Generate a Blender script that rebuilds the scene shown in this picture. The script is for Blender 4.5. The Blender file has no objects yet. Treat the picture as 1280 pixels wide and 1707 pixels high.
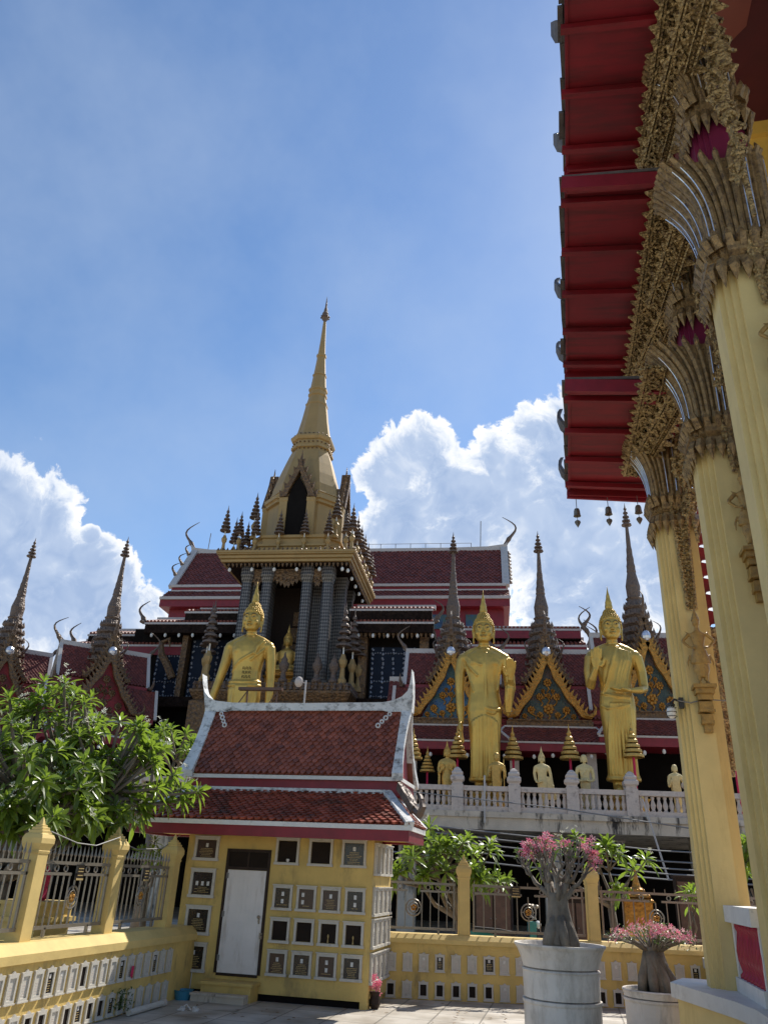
import bpy, bmesh, random
from math import *
from mathutils import Vector, Matrix
random.seed(11)
S = bpy.context.scene
COL = S.collection
G = (0.0, 0.0, 0.0)            # frames: (turn in degrees, origin x, origin y)
T = (4.9, 0.0, 0.0)
FR = (15.1, -2.79, 13.01)
ORG = {}

class MB:
    """collects faces; build() links them as one mesh object"""
    def __init__(s):
        s.v = []; s.f = []; s.mi = []; s.m = 0; s.cuts = []
    def add(s, vs, fs):
        n = len(s.v); s.v += [tuple(v) for v in vs]
        for f in fs:
            s.f.append(tuple(i + n for i in f)); s.mi.append(s.m)
        return n
    def box(s, x0, x1, y0, y1, z0, z1):
        s.add([(x0,y0,z0),(x1,y0,z0),(x1,y1,z0),(x0,y1,z0),(x0,y0,z1),(x1,y0,z1),(x1,y1,z1),(x0,y1,z1)],
              [(0,3,2,1),(4,5,6,7),(0,1,5,4),(1,2,6,5),(2,3,7,6),(3,0,4,7)])
    def bar(s, p, q, w, h=None, up=(0,0,1)):
        h = h or w; p = Vector(p); q = Vector(q); d = (q-p).normalized(); u = Vector(up)
        if abs(d.dot(u)) > .98: u = Vector((0,1,0))
        a = d.cross(u).normalized()*w/2; b = a.cross(d).normalized()*h/2
        s.add([p-a-b,p+a-b,p+a+b,p-a+b,q-a-b,q+a-b,q+a+b,q-a+b],
              [(0,3,2,1),(4,5,6,7),(0,1,5,4),(1,2,6,5),(2,3,7,6),(3,0,4,7)])
    def loft(s, rings, cap=True, closed=True):
        n = len(rings[0]); vs = [p for r in rings for p in r]; fs = []
        for i in range(len(rings)-1):
            for j in range(n if closed else n-1):
                k = (j+1) % n
                fs.append((i*n+j, i*n+k, (i+1)*n+k, (i+1)*n+j))
        if cap and closed:
            fs.append(tuple(range(n-1,-1,-1))); fs.append(tuple(range((len(rings)-1)*n, len(rings)*n)))
        s.add(vs, fs)
    def lathe(s, prof, c=(0,0,0), n=12, sq=False, rot=0.0, sy=1.0):
        k = sqrt(2) if sq else 1.0
        if sq: n = 4; rot += pi/4
        s.loft([[(c[0]+r*k*cos(rot+2*pi*j/n), c[1]+r*k*sy*sin(rot+2*pi*j/n), c[2]+z) for j in range(n)] for r, z in prof])
    def plan(s, poly, prof, c=(0,0,0)):
        s.loft([[(c[0]+x*r, c[1]+y*r, c[2]+z) for x, y in poly] for r, z in prof])
    def tube(s, path, r, n=6, cap=True, flat=1.0):
        P = [Vector(p) for p in path]; m = len(P)
        R = r if isinstance(r, (list, tuple)) else [r]*m
        t0 = (P[1]-P[0]).normalized(); u = Vector((0,0,1)) if abs(t0.z) < .9 else Vector((1,0,0))
        a = t0.cross(u).normalized(); rings = []
        for i in range(m):
            t = (P[min(i+1,m-1)]-P[max(i-1,0)]).normalized()
            a = (a - t*a.dot(t)).normalized(); b = t.cross(a)
            rings.append([P[i]+(a*cos(2*pi*j/n)+b*sin(2*pi*j/n)*flat)*R[i] for j in range(n)])
        s.loft(rings, cap)
    def ext(s, poly, d, place):
        """poly of (a,b) pushed along by vector d; place maps (a,b) to a point"""
        A = [Vector(place(a, b)) for a, b in poly]; n = len(A); D = Vector(d)
        vs = A + [p+D for p in A]
        s.add(vs, [tuple(range(n-1,-1,-1)), tuple(range(n,2*n))] + [(i,(i+1)%n,n+(i+1)%n,n+i) for i in range(n)])
    def ball(s, c, rx, ry=None, rz=None, n=8, m=5):
        ry = ry or rx; rz = rz or rx
        vs = [(c[0],c[1],c[2]-rz)]; fs = []
        for i in range(1, m):
            t = pi*i/m
            vs += [(c[0]+rx*sin(t)*cos(2*pi*j/n), c[1]+ry*sin(t)*sin(2*pi*j/n), c[2]-rz*cos(t)) for j in range(n)]
        vs.append((c[0],c[1],c[2]+rz)); L = len(vs)-1
        for j in range(n):
            k = (j+1) % n
            fs.append((0, 1+k, 1+j)); fs.append((L, 1+(m-2)*n+j, 1+(m-2)*n+k))
            for i in range(m-2):
                a = 1+i*n
                fs.append((a+j, a+k, a+n+k, a+n+j))
        s.add(vs, fs)
    def ring(s, c, R, r, ax='y', n=14, m=5):
        vs = []; fs = []
        for i in range(n):
            t = 2*pi*i/n
            for j in range(m):
                p = 2*pi*j/m; q = R+r*cos(p); a, b, h = q*cos(t), q*sin(t), r*sin(p)
                vs.append((c[0]+a, c[1]+h, c[2]+b) if ax == 'y' else (c[0]+h, c[1]+a, c[2]+b) if ax == 'x' else (c[0]+a, c[1]+b, c[2]+h))
        for i in range(n):
            for j in range(m):
                fs.append((i*m+j, ((i+1)%n)*m+j, ((i+1)%n)*m+(j+1)%m, i*m+(j+1)%m))
        s.add(vs, fs)
    def mesh(s, name, mats, org=(0,0,0), smooth=False, fix=True):
        me = bpy.data.meshes.new(name)
        me.from_pydata([(x-org[0], y-org[1], z-org[2]) for x, y, z in s.v], [], s.f)
        for m in (mats if isinstance(mats, (list, tuple)) else [mats]): me.materials.append(m)
        if any(s.mi): me.polygons.foreach_set('material_index', s.mi)
        if fix:
            bm = bmesh.new(); bm.from_mesh(me); bmesh.ops.recalc_face_normals(bm, faces=bm.faces); bm.to_mesh(me); bm.free()
        if smooth: me.shade_smooth() if smooth is True else me.shade_auto_smooth_dummy()
        me.update()
        return me
    def cut(s): s.cuts.append((len(s.v), len(s.f)))
    def each(s, name, mats, parent, **k):
        """every piece between cut() marks becomes a part of its own"""
        a = (0, 0); out = []
        for b in s.cuts:
            q = MB(); q.v = s.v[a[0]:b[0]]; q.f = [tuple(i-a[0] for i in f) for f in s.f[a[1]:b[1]]]; q.mi = s.mi[a[1]:b[1]]; a = b
            if q.v: out.append(q.build(name, mats, parent, **k))
        return out
    def build(s, name, mats, parent, smooth=False, fix=True, label=None):
        org = ORG.get(parent.name, (0,0,0))
        o = bpy.data.objects.new(name, s.mesh(name, mats, org, smooth, fix)); COL.objects.link(o)
        o.parent = parent; ORG[o.name] = org
        if label: o['label'] = label
        return o

def fr_place(o, loc, frame, rz=0.0):
    a = radians(frame[0])
    o.location = (frame[1]+loc[0]*cos(a)-loc[1]*sin(a), frame[2]+loc[0]*sin(a)+loc[1]*cos(a), loc[2])
    o.rotation_euler = (0, 0, a+rz)
def tag(o, label, cat, group=None):
    o['label'] = label; o['category'] = cat
    if group: o['group'] = group
    return o
def thing(name, label, cat, loc=(0,0,0), frame=G, group=None, rz=0.0, local=False):
    o = bpy.data.objects.new(name, None); COL.objects.link(o); o.empty_display_size = .2
    fr_place(o, loc, frame, rz); ORG[o.name] = (0,0,0) if local else tuple(loc)
    return tag(o, label, cat, group)
def solo(name, mb, mats, label, cat, loc=(0,0,0), frame=G, group=None, rz=0.0, smooth=False, local=False, kind=None):
    o = bpy.data.objects.new(name, mb.mesh(name, mats, (0,0,0) if local else loc, smooth)); COL.objects.link(o)
    fr_place(o, loc, frame, rz); ORG[o.name] = (0,0,0) if local else tuple(loc)
    if kind: o['kind'] = kind
    if cat: tag(o, label, cat, group)
    return o
def dup(root, loc, frame, label, rz=0.0, scale=None):
    r = root.copy(); COL.objects.link(r); fr_place(r, loc, frame, rz); r['label'] = label
    if scale: r.scale = scale if isinstance(scale, tuple) else (scale,)*3
    for ch in list(root.children):
        c = ch.copy(); COL.objects.link(c); c.parent = r
        for g in list(ch.children):
            d = g.copy(); COL.objects.link(d); d.parent = c
    return r
def lerp(a, b, t): return a+(b-a)*t
def vl(p, q, t): return Vector(p).lerp(Vector(q), t)
def bez(p0, p1, p2, p3, n):
    o = []
    for i in range(n+1):
        t = i/n; u = 1-t
        o.append(tuple(u*u*u*a+3*u*u*t*b+3*u*t*t*c+t*t*t*d for a, b, c, d in zip(p0, p1, p2, p3)))
    return o

# ---------------------------------------------------------------- materials
MATS = {}
def mat(name, col, rough=.6, metal=0.0, var=.18, vs=3.0, bump=0.0, bs=60.0, stain=None, sa=(.55,.72), ss=2.0, sstretch=(1,1,1), island=0.0, spec=.5, trans=None, vor=False):
    m = bpy.data.materials.new(name); m.use_nodes = True; nt = m.node_tree; N = nt.nodes; L = nt.links
    b = N['Principled BSDF']; b.inputs['Roughness'].default_value = rough; b.inputs['Metallic'].default_value = metal
    b.inputs['Specular IOR Level'].default_value = spec
    tc = N.new('ShaderNodeTexCoord'); co = tc.outputs['Object']
    n1 = N.new('ShaderNodeTexNoise'); n1.inputs['Scale'].default_value = vs; n1.inputs['Detail'].default_value = 6; n1.inputs['Roughness'].default_value = .65
    L.new(co, n1.inputs['Vector'])
    r = N.new('ShaderNodeValToRGB'); L.new(n1.outputs['Fac'], r.inputs['Fac'])
    r.color_ramp.elements[0].position = .3; r.color_ramp.elements[1].position = .7
    r.color_ramp.elements[0].color = (*[c*(1-var) for c in col], 1); r.color_ramp.elements[1].color = (*[min(1, c*(1+var)) for c in col], 1)
    out = r.outputs['Color']
    if island:
        g = N.new('ShaderNodeNewGeometry'); hs = N.new('ShaderNodeHueSaturation')
        mr = N.new('ShaderNodeMapRange'); mr.inputs['To Min'].default_value = 1-island; mr.inputs['To Max'].default_value = 1+island
        L.new(g.outputs['Random Per Island'], mr.inputs['Value']); L.new(mr.outputs['Result'], hs.inputs['Value']); L.new(out, hs.inputs['Color'])
        out = hs.outputs['Color']
    if stain:
        mp = N.new('ShaderNodeMapping'); mp.inputs['Scale'].default_value = sstretch; L.new(co, mp.inputs['Vector'])
        n2 = N.new('ShaderNodeTexNoise'); n2.inputs['Scale'].default_value = ss; n2.inputs['Detail'].default_value = 9; n2.inputs['Roughness'].default_value = .7
        L.new(mp.outputs['Vector'], n2.inputs['Vector'])
        r2 = N.new('ShaderNodeMapRange'); r2.inputs['From Min'].default_value = sa[0]; r2.inputs['From Max'].default_value = sa[1]; L.new(n2.outputs['Fac'], r2.inputs['Value'])
        mx = N.new('ShaderNodeMix'); mx.data_type = 'RGBA'; L.new(r2.outputs['Result'], mx.inputs[0]); L.new(out, mx.inputs[6]); mx.inputs[7].default_value = (*stain, 1)
        out = mx.outputs[2]
    L.new(out, b.inputs['Base Color'])
    if bump:
        if vor:
            n3 = N.new('ShaderNodeTexVoronoi'); n3.inputs['Scale'].default_value = bs; h = n3.outputs['Distance']
        else:
            n3 = N.new('ShaderNodeTexNoise'); n3.inputs['Scale'].default_value = bs; n3.inputs['Detail'].default_value = 5; h = n3.outputs['Fac']
        L.new(co, n3.inputs['Vector']); bp = N.new('ShaderNodeBump'); bp.inputs['Strength'].default_value = min(1, bump); bp.inputs['Distance'].default_value = .02 if not vor else .04
        L.new(h, bp.inputs['Height']); L.new(bp.outputs['Normal'], b.inputs['Normal'])
    if trans:
        td = N.new('ShaderNodeBsdfTranslucent'); td.inputs['Color'].default_value = (*trans, 1)
        ms = N.new('ShaderNodeMixShader'); ms.inputs[0].default_value = .35
        L.new(b.outputs[0], ms.inputs[1]); L.new(td.outputs[0], ms.inputs[2]); L.new(ms.outputs[0], N['Material Output'].inputs['Surface'])
    MATS[name] = m
    return m

yellow = mat('yellow_plaster', (.62,.45,.16), .75, var=.14, vs=2.5, bump=.12, bs=90, stain=(.3,.22,.1), sa=(.6,.85), ss=2.2)
yellow_lo = mat('yellow_wall_paint', (.6,.42,.13), .75, var=.16, vs=2.0, bump=.15, bs=70, stain=(.26,.19,.08), sa=(.53,.74), ss=3.2, sstretch=(1,1,.35))
cream = mat('cream_column_paint', (.67,.51,.21), .6, var=.1, vs=1.6, bump=.12, bs=45, stain=(.45,.31,.11), sa=(.54,.8), ss=2.2, sstretch=(1,1,.2))
ochre = mat('ochre_wall_paint', (.62,.38,.06), .7, var=.1)
white = mat('white_plaster', (.68,.66,.62), .7, var=.08, vs=6, bump=.1, stain=(.25,.23,.2), sa=(.58,.8), ss=7)
white_old = mat('mouldy_white_plaster', (.66,.66,.64), .8, var=.12, vs=5, bump=.3, bs=40, stain=(.07,.065,.055), sa=(.5,.7), ss=6, sstretch=(1,1,1.4))
white_niche = mat('niche_white', (.52,.485,.42), .7, var=.1, vs=9, bump=.1, stain=(.24,.2,.14), sa=(.55,.8), ss=9)
black_plaque = mat('black_granite', (.018,.014,.013), .25, var=.3, vs=30)
gilt_text = mat('engraved_letters', (.42,.3,.12), .5, var=.2)
photo_paper = mat('portrait_photo', (.6,.58,.55), .4, var=.35, vs=60)
hole_shade = mat('recess_shade', (.025,.018,.014), .9, var=.2, spec=.1)  # near-black colour stands for the shade inside openings
plaque_brown = mat('brown_granite', (.05,.024,.016), .3, var=.4, vs=40)
red = mat('red_fascia_paint', (.2,.007,.016), .5, var=.2, vs=4, stain=(.27,.05,.045), sa=(.62,.85), ss=5, sstretch=(.4,.4,1.5))
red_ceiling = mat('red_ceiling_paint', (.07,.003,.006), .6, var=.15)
red_dark = mat('red_soffit_paint', (.2,.004,.009), .55, var=.16, vs=1.5, stain=(.08,.006,.006), sa=(.46,.7), ss=2.5, sstretch=(.35,3,1))
tile_up = mat('glazed_brown_tile', (.26,.072,.036), .5, var=.12, vs=1.5, island=.32, stain=(.09,.035,.025), sa=(.56,.72), ss=2)
tile_low = mat('orange_red_tile', (.29,.066,.036), .42, var=.15, vs=2, island=.4, stain=(.05,.03,.022), sa=(.5,.68), ss=3)
tile_far = mat('maroon_roof_tile', (.155,.034,.021), .62, var=.1, vs=.8, island=.28)
door_paint = mat('white_door_paint', (.7,.66,.63), .5, var=.05, vs=4, stain=(.4,.34,.28), sa=(.52,.75), ss=5, sstretch=(1,1,.22))
wood_dark = mat('dark_timber', (.035,.022,.016), .6, var=.3, vs=10, bump=.2, spec=.2)
steel = mat('stainless_rail', (.23,.2,.16), .35, metal=.4, var=.12, vs=12)
stone_pave = None
conc = mat('stained_terrace_concrete', (.52,.45,.36), .85, var=.15, vs=2.0, bump=.3, bs=30, stain=(.035,.03,.027), sa=(.53,.62), ss=1.3, sstretch=(1.6,1.6,.35))
balu = mat('grey_pink_baluster_stone', (.54,.46,.4), .8, var=.14, vs=5, bump=.25, bs=40, stain=(.16,.13,.12), sa=(.52,.75), ss=5)
pot_m = mat('white_washed_concrete', (.66,.6,.53), .8, var=.1, vs=3, bump=.2, bs=50, stain=(.34,.29,.23), sa=(.49,.7), ss=4.5, sstretch=(1,1,.3))
gold = mat('gold_paint', (.55,.35,.075), .38, metal=.5, var=.16, vs=1.1, bump=.05, bs=8, stain=(.3,.22,.07), sa=(.5,.75), ss=1.6, sstretch=(1,1,.45))
gold_s = mat('small_gold_paint', (.52,.33,.085), .45, metal=.45, var=.15, vs=4, bump=.1, bs=30, stain=(.25,.17,.06), sa=(.55,.8), ss=6)
gold_pale = mat('pale_cream_gold', (.62,.5,.24), .6, metal=.15, var=.12, vs=4, bump=.1, bs=30)
gilt = mat('gilded_carving', (.42,.2,.035), .42, metal=.55, var=.35, vs=9, bump=.6, bs=14, vor=True)
carve = mat('aged_gilt_carving', (.42,.29,.12), .5, metal=.35, var=.45, vs=14, bump=1.0, bs=26, vor=True, stain=(.07,.03,.016), sa=(.48,.66), ss=20)
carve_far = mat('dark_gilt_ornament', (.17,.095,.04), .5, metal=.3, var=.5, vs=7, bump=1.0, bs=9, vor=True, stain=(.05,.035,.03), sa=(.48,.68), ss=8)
spire_m = mat('old_gold_spire', (.37,.24,.09), .55, metal=.2, var=.1, vs=.8, bump=.08, bs=10, stain=(.2,.14,.06), sa=(.55,.8), ss=1.2, sstretch=(1,1,.3))
grey_orn = mat('weathered_grey_ornament', (.16,.11,.08), .6, metal=.15, var=.4, vs=6, bump=.9, bs=10, vor=True, stain=(.05,.035,.03), sa=(.5,.68), ss=6)
eave_shade = mat('shaded_eave_boards', (.02,.012,.009), .8, var=.6, vs=6, bump=.8, bs=9, vor=True, spec=.08)  # brown boards with the shade of deep eaves put into the colour
door_blue = mat('dark_blue_lacquer', (.008,.014,.03), .5, var=.3, vs=2, spec=.15)
studs = mat('mirror_studs', (.6,.62,.68), .2, metal=.5, var=.3, vs=9)
gable_m = mat('blue_green_mosaic', (.025,.09,.2), .35, var=.5, vs=2.5, bump=.5, bs=16, vor=True, stain=(.05,.11,.09), sa=(.45,.6), ss=2)
gable_g = mat('dark_green_mosaic', (.035,.06,.05), .35, var=.5, vs=2.5, bump=.5, bs=16, vor=True, stain=(.1,.05,.03), sa=(.5,.62), ss=2)
barge_white = mat('grey_white_bargeboard', (.5,.46,.43), .7, var=.12, vs=2, stain=(.2,.17,.16), sa=(.55,.8), ss=2)
void_shade = mat('interior_shade', (.012,.01,.009), .9, var=.2, spec=.05)  # near-black colour stands for the shade of interiors and gaps
lamp_white = mat('white_bulb_glass', (.75,.74,.7), .3, var=.05)
pink_m = mat('pink_petals', (.85,.27,.38), .6, var=.3, vs=25, trans=(.8,.2,.3), island=.3)
pink_pale = mat('pale_pink_petals', (.78,.5,.52), .6, var=.2, vs=25, trans=(.8,.5,.5), island=.2)
petal_w = mat('white_petals', (.8,.78,.66), .6, var=.1, trans=(.8,.78,.6))
leaf = mat('plumeria_leaf', (.1,.145,.019), .32, var=.4, vs=1.5, trans=(.34,.5,.05), island=.45)
leaf_d = mat('young_leaf', (.06,.1,.028), .4, var=.3, vs=6, trans=(.15,.25,.05), island=.4)
bark = mat('grey_bark', (.16,.13,.1), .85, var=.3, vs=7, bump=.5, bs=25)
bark_ad = mat('grey_brown_caudex', (.2,.165,.125), .8, var=.3, vs=6, bump=.6, bs=22, stain=(.07,.055,.04), sa=(.5,.7), ss=5, sstretch=(1,1,.25))
soil = mat('soil', (.05,.04,.03), .95, var=.3, vs=20, bump=.4)
wire_m = mat('grey_wire', (.2,.19,.18), .5, var=.1)
wire_b = mat('black_cable', (.02,.02,.02), .5, var=.1)
red_bal = mat('crimson_baluster_glaze', (.33,.008,.04), .25, var=.12, vs=5)
fabric_r = mat('red_cloth', (.5,.02,.08), .8, var=.2)
teal = mat('teal_enamel', (.02,.2,.2), .35, var=.2)
blue_pl = mat('blue_plastic', (.04,.2,.3), .5, var=.1)

def mosaic(name, c1, c2, sc):
    """small mirror lozenges set in dark mortar"""
    m = mat(name, c1, .35, metal=.1, var=.2, vs=3); nt = m.node_tree; N = nt.nodes; L = nt.links; b = N['Principled BSDF']
    tc = N.new('ShaderNodeTexCoord'); sp = N.new('ShaderNodeSeparateXYZ'); L.new(tc.outputs['Object'], sp.inputs[0])
    def op(o, x, y):
        n = N.new('ShaderNodeMath'); n.operation = o
        for i, v in enumerate((x, y)):
            if isinstance(v, (int, float)): n.inputs[i].default_value = v
            else: L.new(v, n.inputs[i])
        return n.outputs[0]
    u = op('ADD', sp.outputs[0], sp.outputs[1]); z = op('MULTIPLY', sp.outputs[2], .62); cb = N.new('ShaderNodeCombineXYZ'); L.new(op('ADD', u, z), cb.inputs[0]); L.new(op('SUBTRACT', u, z), cb.inputs[1])
    ch = N.new('ShaderNodeTexChecker'); ch.inputs['Scale'].default_value = sc; L.new(cb.outputs[0], ch.inputs['Vector'])
    n = N.new('ShaderNodeTexNoise'); n.inputs['Scale'].default_value = 6; n.inputs['Detail'].default_value = 4; L.new(tc.outputs['Object'], n.inputs['Vector'])
    mx = N.new('ShaderNodeMix'); mx.data_type = 'RGBA'; L.new(op('MULTIPLY', ch.outputs['Fac'], op('ADD', n.outputs['Fac'], .25)), mx.inputs[0]); mx.inputs[6].default_value = (*c1,1); mx.inputs[7].default_value = (*c2,1)
    L.new(mx.outputs[2], b.inputs['Base Color'])
    return m
mosaic_col = mosaic('mirror_mosaic', (.026,.019,.016), (.21,.185,.16), 9)

def pave():
    m = bpy.data.materials.new('paving_tiles'); m.use_nodes = True; nt = m.node_tree; N = nt.nodes; L = nt.links; b = N['Principled BSDF']
    tc = N.new('ShaderNodeTexCoord'); br = N.new('ShaderNodeTexBrick'); br.offset = 0; br.inputs['Scale'].default_value = 1
    br.inputs['Brick Width'].default_value = .6; br.inputs['Row Height'].default_value = .6; br.inputs['Mortar Size'].default_value = .011
    br.inputs['Color1'].default_value = (.42,.38,.32,1); br.inputs['Color2'].default_value = (.54,.49,.42,1); br.inputs['Mortar'].default_value = (.2,.18,.15,1)
    L.new(tc.outputs['Object'], br.inputs['Vector'])
    n = N.new('ShaderNodeTexNoise'); n.inputs['Scale'].default_value = 1.7; n.inputs['Detail'].default_value = 9; L.new(tc.outputs['Object'], n.inputs['Vector'])
    r = N.new('ShaderNodeValToRGB'); r.color_ramp.elements[0].position = .32; r.color_ramp.elements[0].color = (.5,.46,.4,1); r.color_ramp.elements[1].position = .62; r.color_ramp.elements[1].color = (1,1,1,1)
    L.new(n.outputs['Fac'], r.inputs['Fac'])
    mx = N.new('ShaderNodeMix'); mx.data_type = 'RGBA'; mx.blend_type = 'MULTIPLY'; mx.inputs[0].default_value = 1; L.new(br.outputs['Color'], mx.inputs[6]); L.new(r.outputs['Color'], mx.inputs[7])
    L.new(mx.outputs[2], b.inputs['Base Color']); b.inputs['Roughness'].default_value = .6
    bp = N.new('ShaderNodeBump'); bp.inputs['Strength'].default_value = .25; n2 = N.new('ShaderNodeTexNoise'); n2.inputs['Scale'].default_value = 40; L.new(tc.outputs['Object'], n2.inputs['Vector']); L.new(n2.outputs['Fac'], bp.inputs['Height']); L.new(bp.outputs['Normal'], b.inputs['Normal'])
    return m

# ---------------------------------------------------------------- camera, sun, sky
SUN_AZ, SUN_EL = radians(24), radians(49)      # azimuth to the right of +Y, elevation
def setup():
    cam = bpy.data.cameras.new('camera'); co = bpy.data.objects.new('camera', cam); COL.objects.link(co); S.camera = co
    cam.sensor_fit = 'AUTO'; cam.sensor_width = 36; cam.lens = 1283/1707*36; cam.clip_end = 4000; cam.clip_start = .05
    R = Matrix.Rotation(radians(13.4), 4, 'Z') @ Matrix.Rotation(radians(90+25.4), 4, 'X') @ Matrix.Rotation(radians(2.66), 4, 'Z')
    co.matrix_world = Matrix.Translation((0,0,1.6)) @ R
    su = bpy.data.lights.new('sun', 'SUN'); so = bpy.data.objects.new('sun', su); COL.objects.link(so)
    su.energy = 4.6; su.angle = radians(.5); su.color = (1,.95,.86)
    d = Vector((sin(SUN_AZ)*cos(SUN_EL), cos(SUN_AZ)*cos(SUN_EL), sin(SUN_EL)))
    so.rotation_euler = d.to_track_quat('Z', 'Y').to_euler(); so.location = (0,0,60)
    S.view_settings.view_transform = 'Standard'; S.view_settings.look = 'None'; S.view_settings.gamma = 1; S.view_settings.exposure = EXPO
    w = bpy.data.worlds.new('World'); S.world = w; w.use_nodes = True; nt = w.node_tree; N = nt.nodes; L = nt.links
    bg = N['Background']; sky = N.new('ShaderNodeTexSky'); sky.sky_type = 'NISHITA'; sky.sun_disc = False
    sky.sun_elevation = SUN_EL; sky.sun_rotation = SUN_AZ; sky.air_density = 1.0; sky.dust_density = .15; sky.ozone_density = 2.5
    hs = N.new('ShaderNodeHueSaturation'); hs.inputs['Saturation'].default_value = SKYSAT; L.new(sky.outputs[0], hs.inputs['Color'])
    L.new(hs.outputs[0], bg.inputs['Color']); bg.inputs['Strength'].default_value = SKYS
    tc = N.new('ShaderNodeTexCoord'); D = tc.outputs['Generated']
    def math(op, a, b=None, clamp=False):
        n = N.new('ShaderNodeMath'); n.operation = op; n.use_clamp = clamp
        for i, x in enumerate((a, b)):
            if x is None: continue
            if isinstance(x, (int, float)): n.inputs[i].default_value = x
            else: L.new(x, n.inputs[i])
        return n.outputs[0]
    # cumulus heads as directions (azimuth right of +Y, elevation, angular radius), degrees
    WN = []; ENV = []
    def density(V):
        env = None
        for az, el, rad in CLOUDS:
            v = N.new('ShaderNodeVectorMath'); v.operation = 'DOT_PRODUCT'; L.new(V, v.inputs[0])
            a, e = radians(az), radians(el); v.inputs[1].default_value = (sin(a)*cos(e), cos(a)*cos(e), sin(e))
            mr = N.new('ShaderNodeMapRange'); mr.inputs['From Min'].default_value = cos(radians(rad*1.9)); mr.inputs['From Max'].default_value = cos(radians(rad*.2)); L.new(v.outputs['Value'], mr.inputs['Value'])
            env = mr.outputs['Result'] if env is None else math('MAXIMUM', env, mr.outputs['Result'])
        w = N.new('ShaderNodeTexNoise'); w.inputs['Scale'].default_value = 8; w.inputs['Detail'].default_value = 6; L.new(V, w.inputs['Vector'])
        wv = N.new('ShaderNodeVectorMath'); wv.operation = 'MULTIPLY_ADD'; L.new(w.outputs['Color'], wv.inputs[0]); WN.append(w.outputs['Color']); wv.inputs[1].default_value = (.14,.14,.14); L.new(V, wv.inputs[2])
        vo = N.new('ShaderNodeTexVoronoi'); vo.inputs['Scale'].default_value = 17; vo.inputs['Detail'].default_value = 4; vo.inputs['Roughness'].default_value = .55; vo.normalize = True; L.new(wv.outputs[0], vo.inputs['Vector'])
        n = N.new('ShaderNodeTexNoise'); n.inputs['Scale'].default_value = 20; n.inputs['Detail'].default_value = 8; n.inputs['Roughness'].default_value = .66; L.new(wv.outputs[0], n.inputs['Vector'])
        ENV.append(env)
        return math('ADD', math('ADD', env, math('MULTIPLY', math('SUBTRACT', .36, vo.outputs['Distance']), 1.5)), math('MULTIPLY', math('SUBTRACT', n.outputs['Fac'], .5), 1.25))
    def noise(sc, det, rough=.55, off=0):
        mp = N.new('ShaderNodeMapping'); mp.inputs['Location'].default_value = (off, off*.7, 0); L.new(D, mp.inputs['Vector'])
        n = N.new('ShaderNodeTexNoise'); n.inputs['Scale'].default_value = sc; n.inputs['Detail'].default_value = det; n.inputs['Roughness'].default_value = rough; L.new(mp.outputs[0], n.inputs['Vector'])
        return n.outputs['Fac']
    def ramp(v, a, b, lo=0.0, hi=1.0, smooth=True):
        m = N.new('ShaderNodeMapRange'); m.interpolation_type = 'SMOOTHSTEP' if smooth else 'LINEAR'; L.new(v, m.inputs['Value'])
        for k, x in (('From Min',a),('From Max',b),('To Min',lo),('To Max',hi)): m.inputs[k].default_value = x
        return m.outputs['Result']
    dens = density(D)
    sv = N.new('ShaderNodeVectorMath'); sv.operation = 'ADD'; L.new(D, sv.inputs[0]); sv.inputs[1].default_value = tuple(d*.022); vb = N.new('ShaderNodeTexVoronoi'); vb.inputs['Scale'].default_value = 17; vb.inputs['Detail'].default_value = 2; vb.normalize = True
    va = N.new('ShaderNodeTexVoronoi'); va.inputs['Scale'].default_value = 17; va.inputs['Detail'].default_value = 2; va.normalize = True
    for q, src in ((va, D), (vb, sv.outputs[0])):
        q2 = N.new('ShaderNodeVectorMath'); q2.operation = 'MULTIPLY_ADD'; L.new(WN[0], q2.inputs[0]); q2.inputs[1].default_value = (.14,.14,.14); L.new(src, q2.inputs[2]); L.new(q2.outputs[0], q.inputs['Vector'])
    soft = noise(4, 3, .5, 2.2)
    mask = ramp(dens, .46, .6)
    mask = math('MULTIPLY', mask, ramp(soft, .32, .5, .6, 1.0))
    mask = math('MULTIPLY', mask, ramp(ENV[0], .02, .12))
    veil = N.new('ShaderNodeMapRange'); L.new(noise(2.2, 6, .6, 1.3), veil.inputs['Value']); veil.inputs['From Min'].default_value = .42; veil.inputs['From Max'].default_value = .75; veil.inputs['To Max'].default_value = .3
    lit = ramp(math('SUBTRACT', vb.outputs['Distance'], va.outputs['Distance']), -.12, .22, 0, 1, False)
    edge = ramp(dens, .5, 1.1, 1.0, 0.0)
    tone = math('ADD', math('MULTIPLY', lit, .5), math('MULTIPLY', edge, .72), True)
    cr = N.new('ShaderNodeValToRGB'); L.new(tone, cr.inputs['Fac'])
    cr.color_ramp.elements[0].color = (.33,.44,.65,1); cr.color_ramp.elements[1].color = (1.0,.99,.97,1)
    e = cr.color_ramp.elements.new(.35); e.color = (.45,.55,.73,1); e = cr.color_ramp.elements.new(.65); e.color = (.74,.79,.87,1)
    b2 = N.new('ShaderNodeBackground'); L.new(cr.outputs[0], b2.inputs['Color']); b2.inputs['Strength'].default_value = CLOUDS_S
    b3 = N.new('ShaderNodeBackground'); b3.inputs['Color'].default_value = (.62,.72,.86,1); b3.inputs['Strength'].default_value = CLOUDS_S*.9
    m1 = N.new('ShaderNodeMixShader'); L.new(veil.outputs[0], m1.inputs[0]); L.new(bg.outputs[0], m1.inputs[1]); L.new(b3.outputs[0], m1.inputs[2])
    m2 = N.new('ShaderNodeMixShader'); L.new(mask, m2.inputs[0]); L.new(m1.outputs[0], m2.inputs[1]); L.new(b2.outputs[0], m2.inputs[2])
    L.new(m2.outputs[0], N['World Output'].inputs['Surface'])
EXPO = 0.43; SKYS = .12; SKYSAT = 1.08; CLOUDS_S = .86
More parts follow.
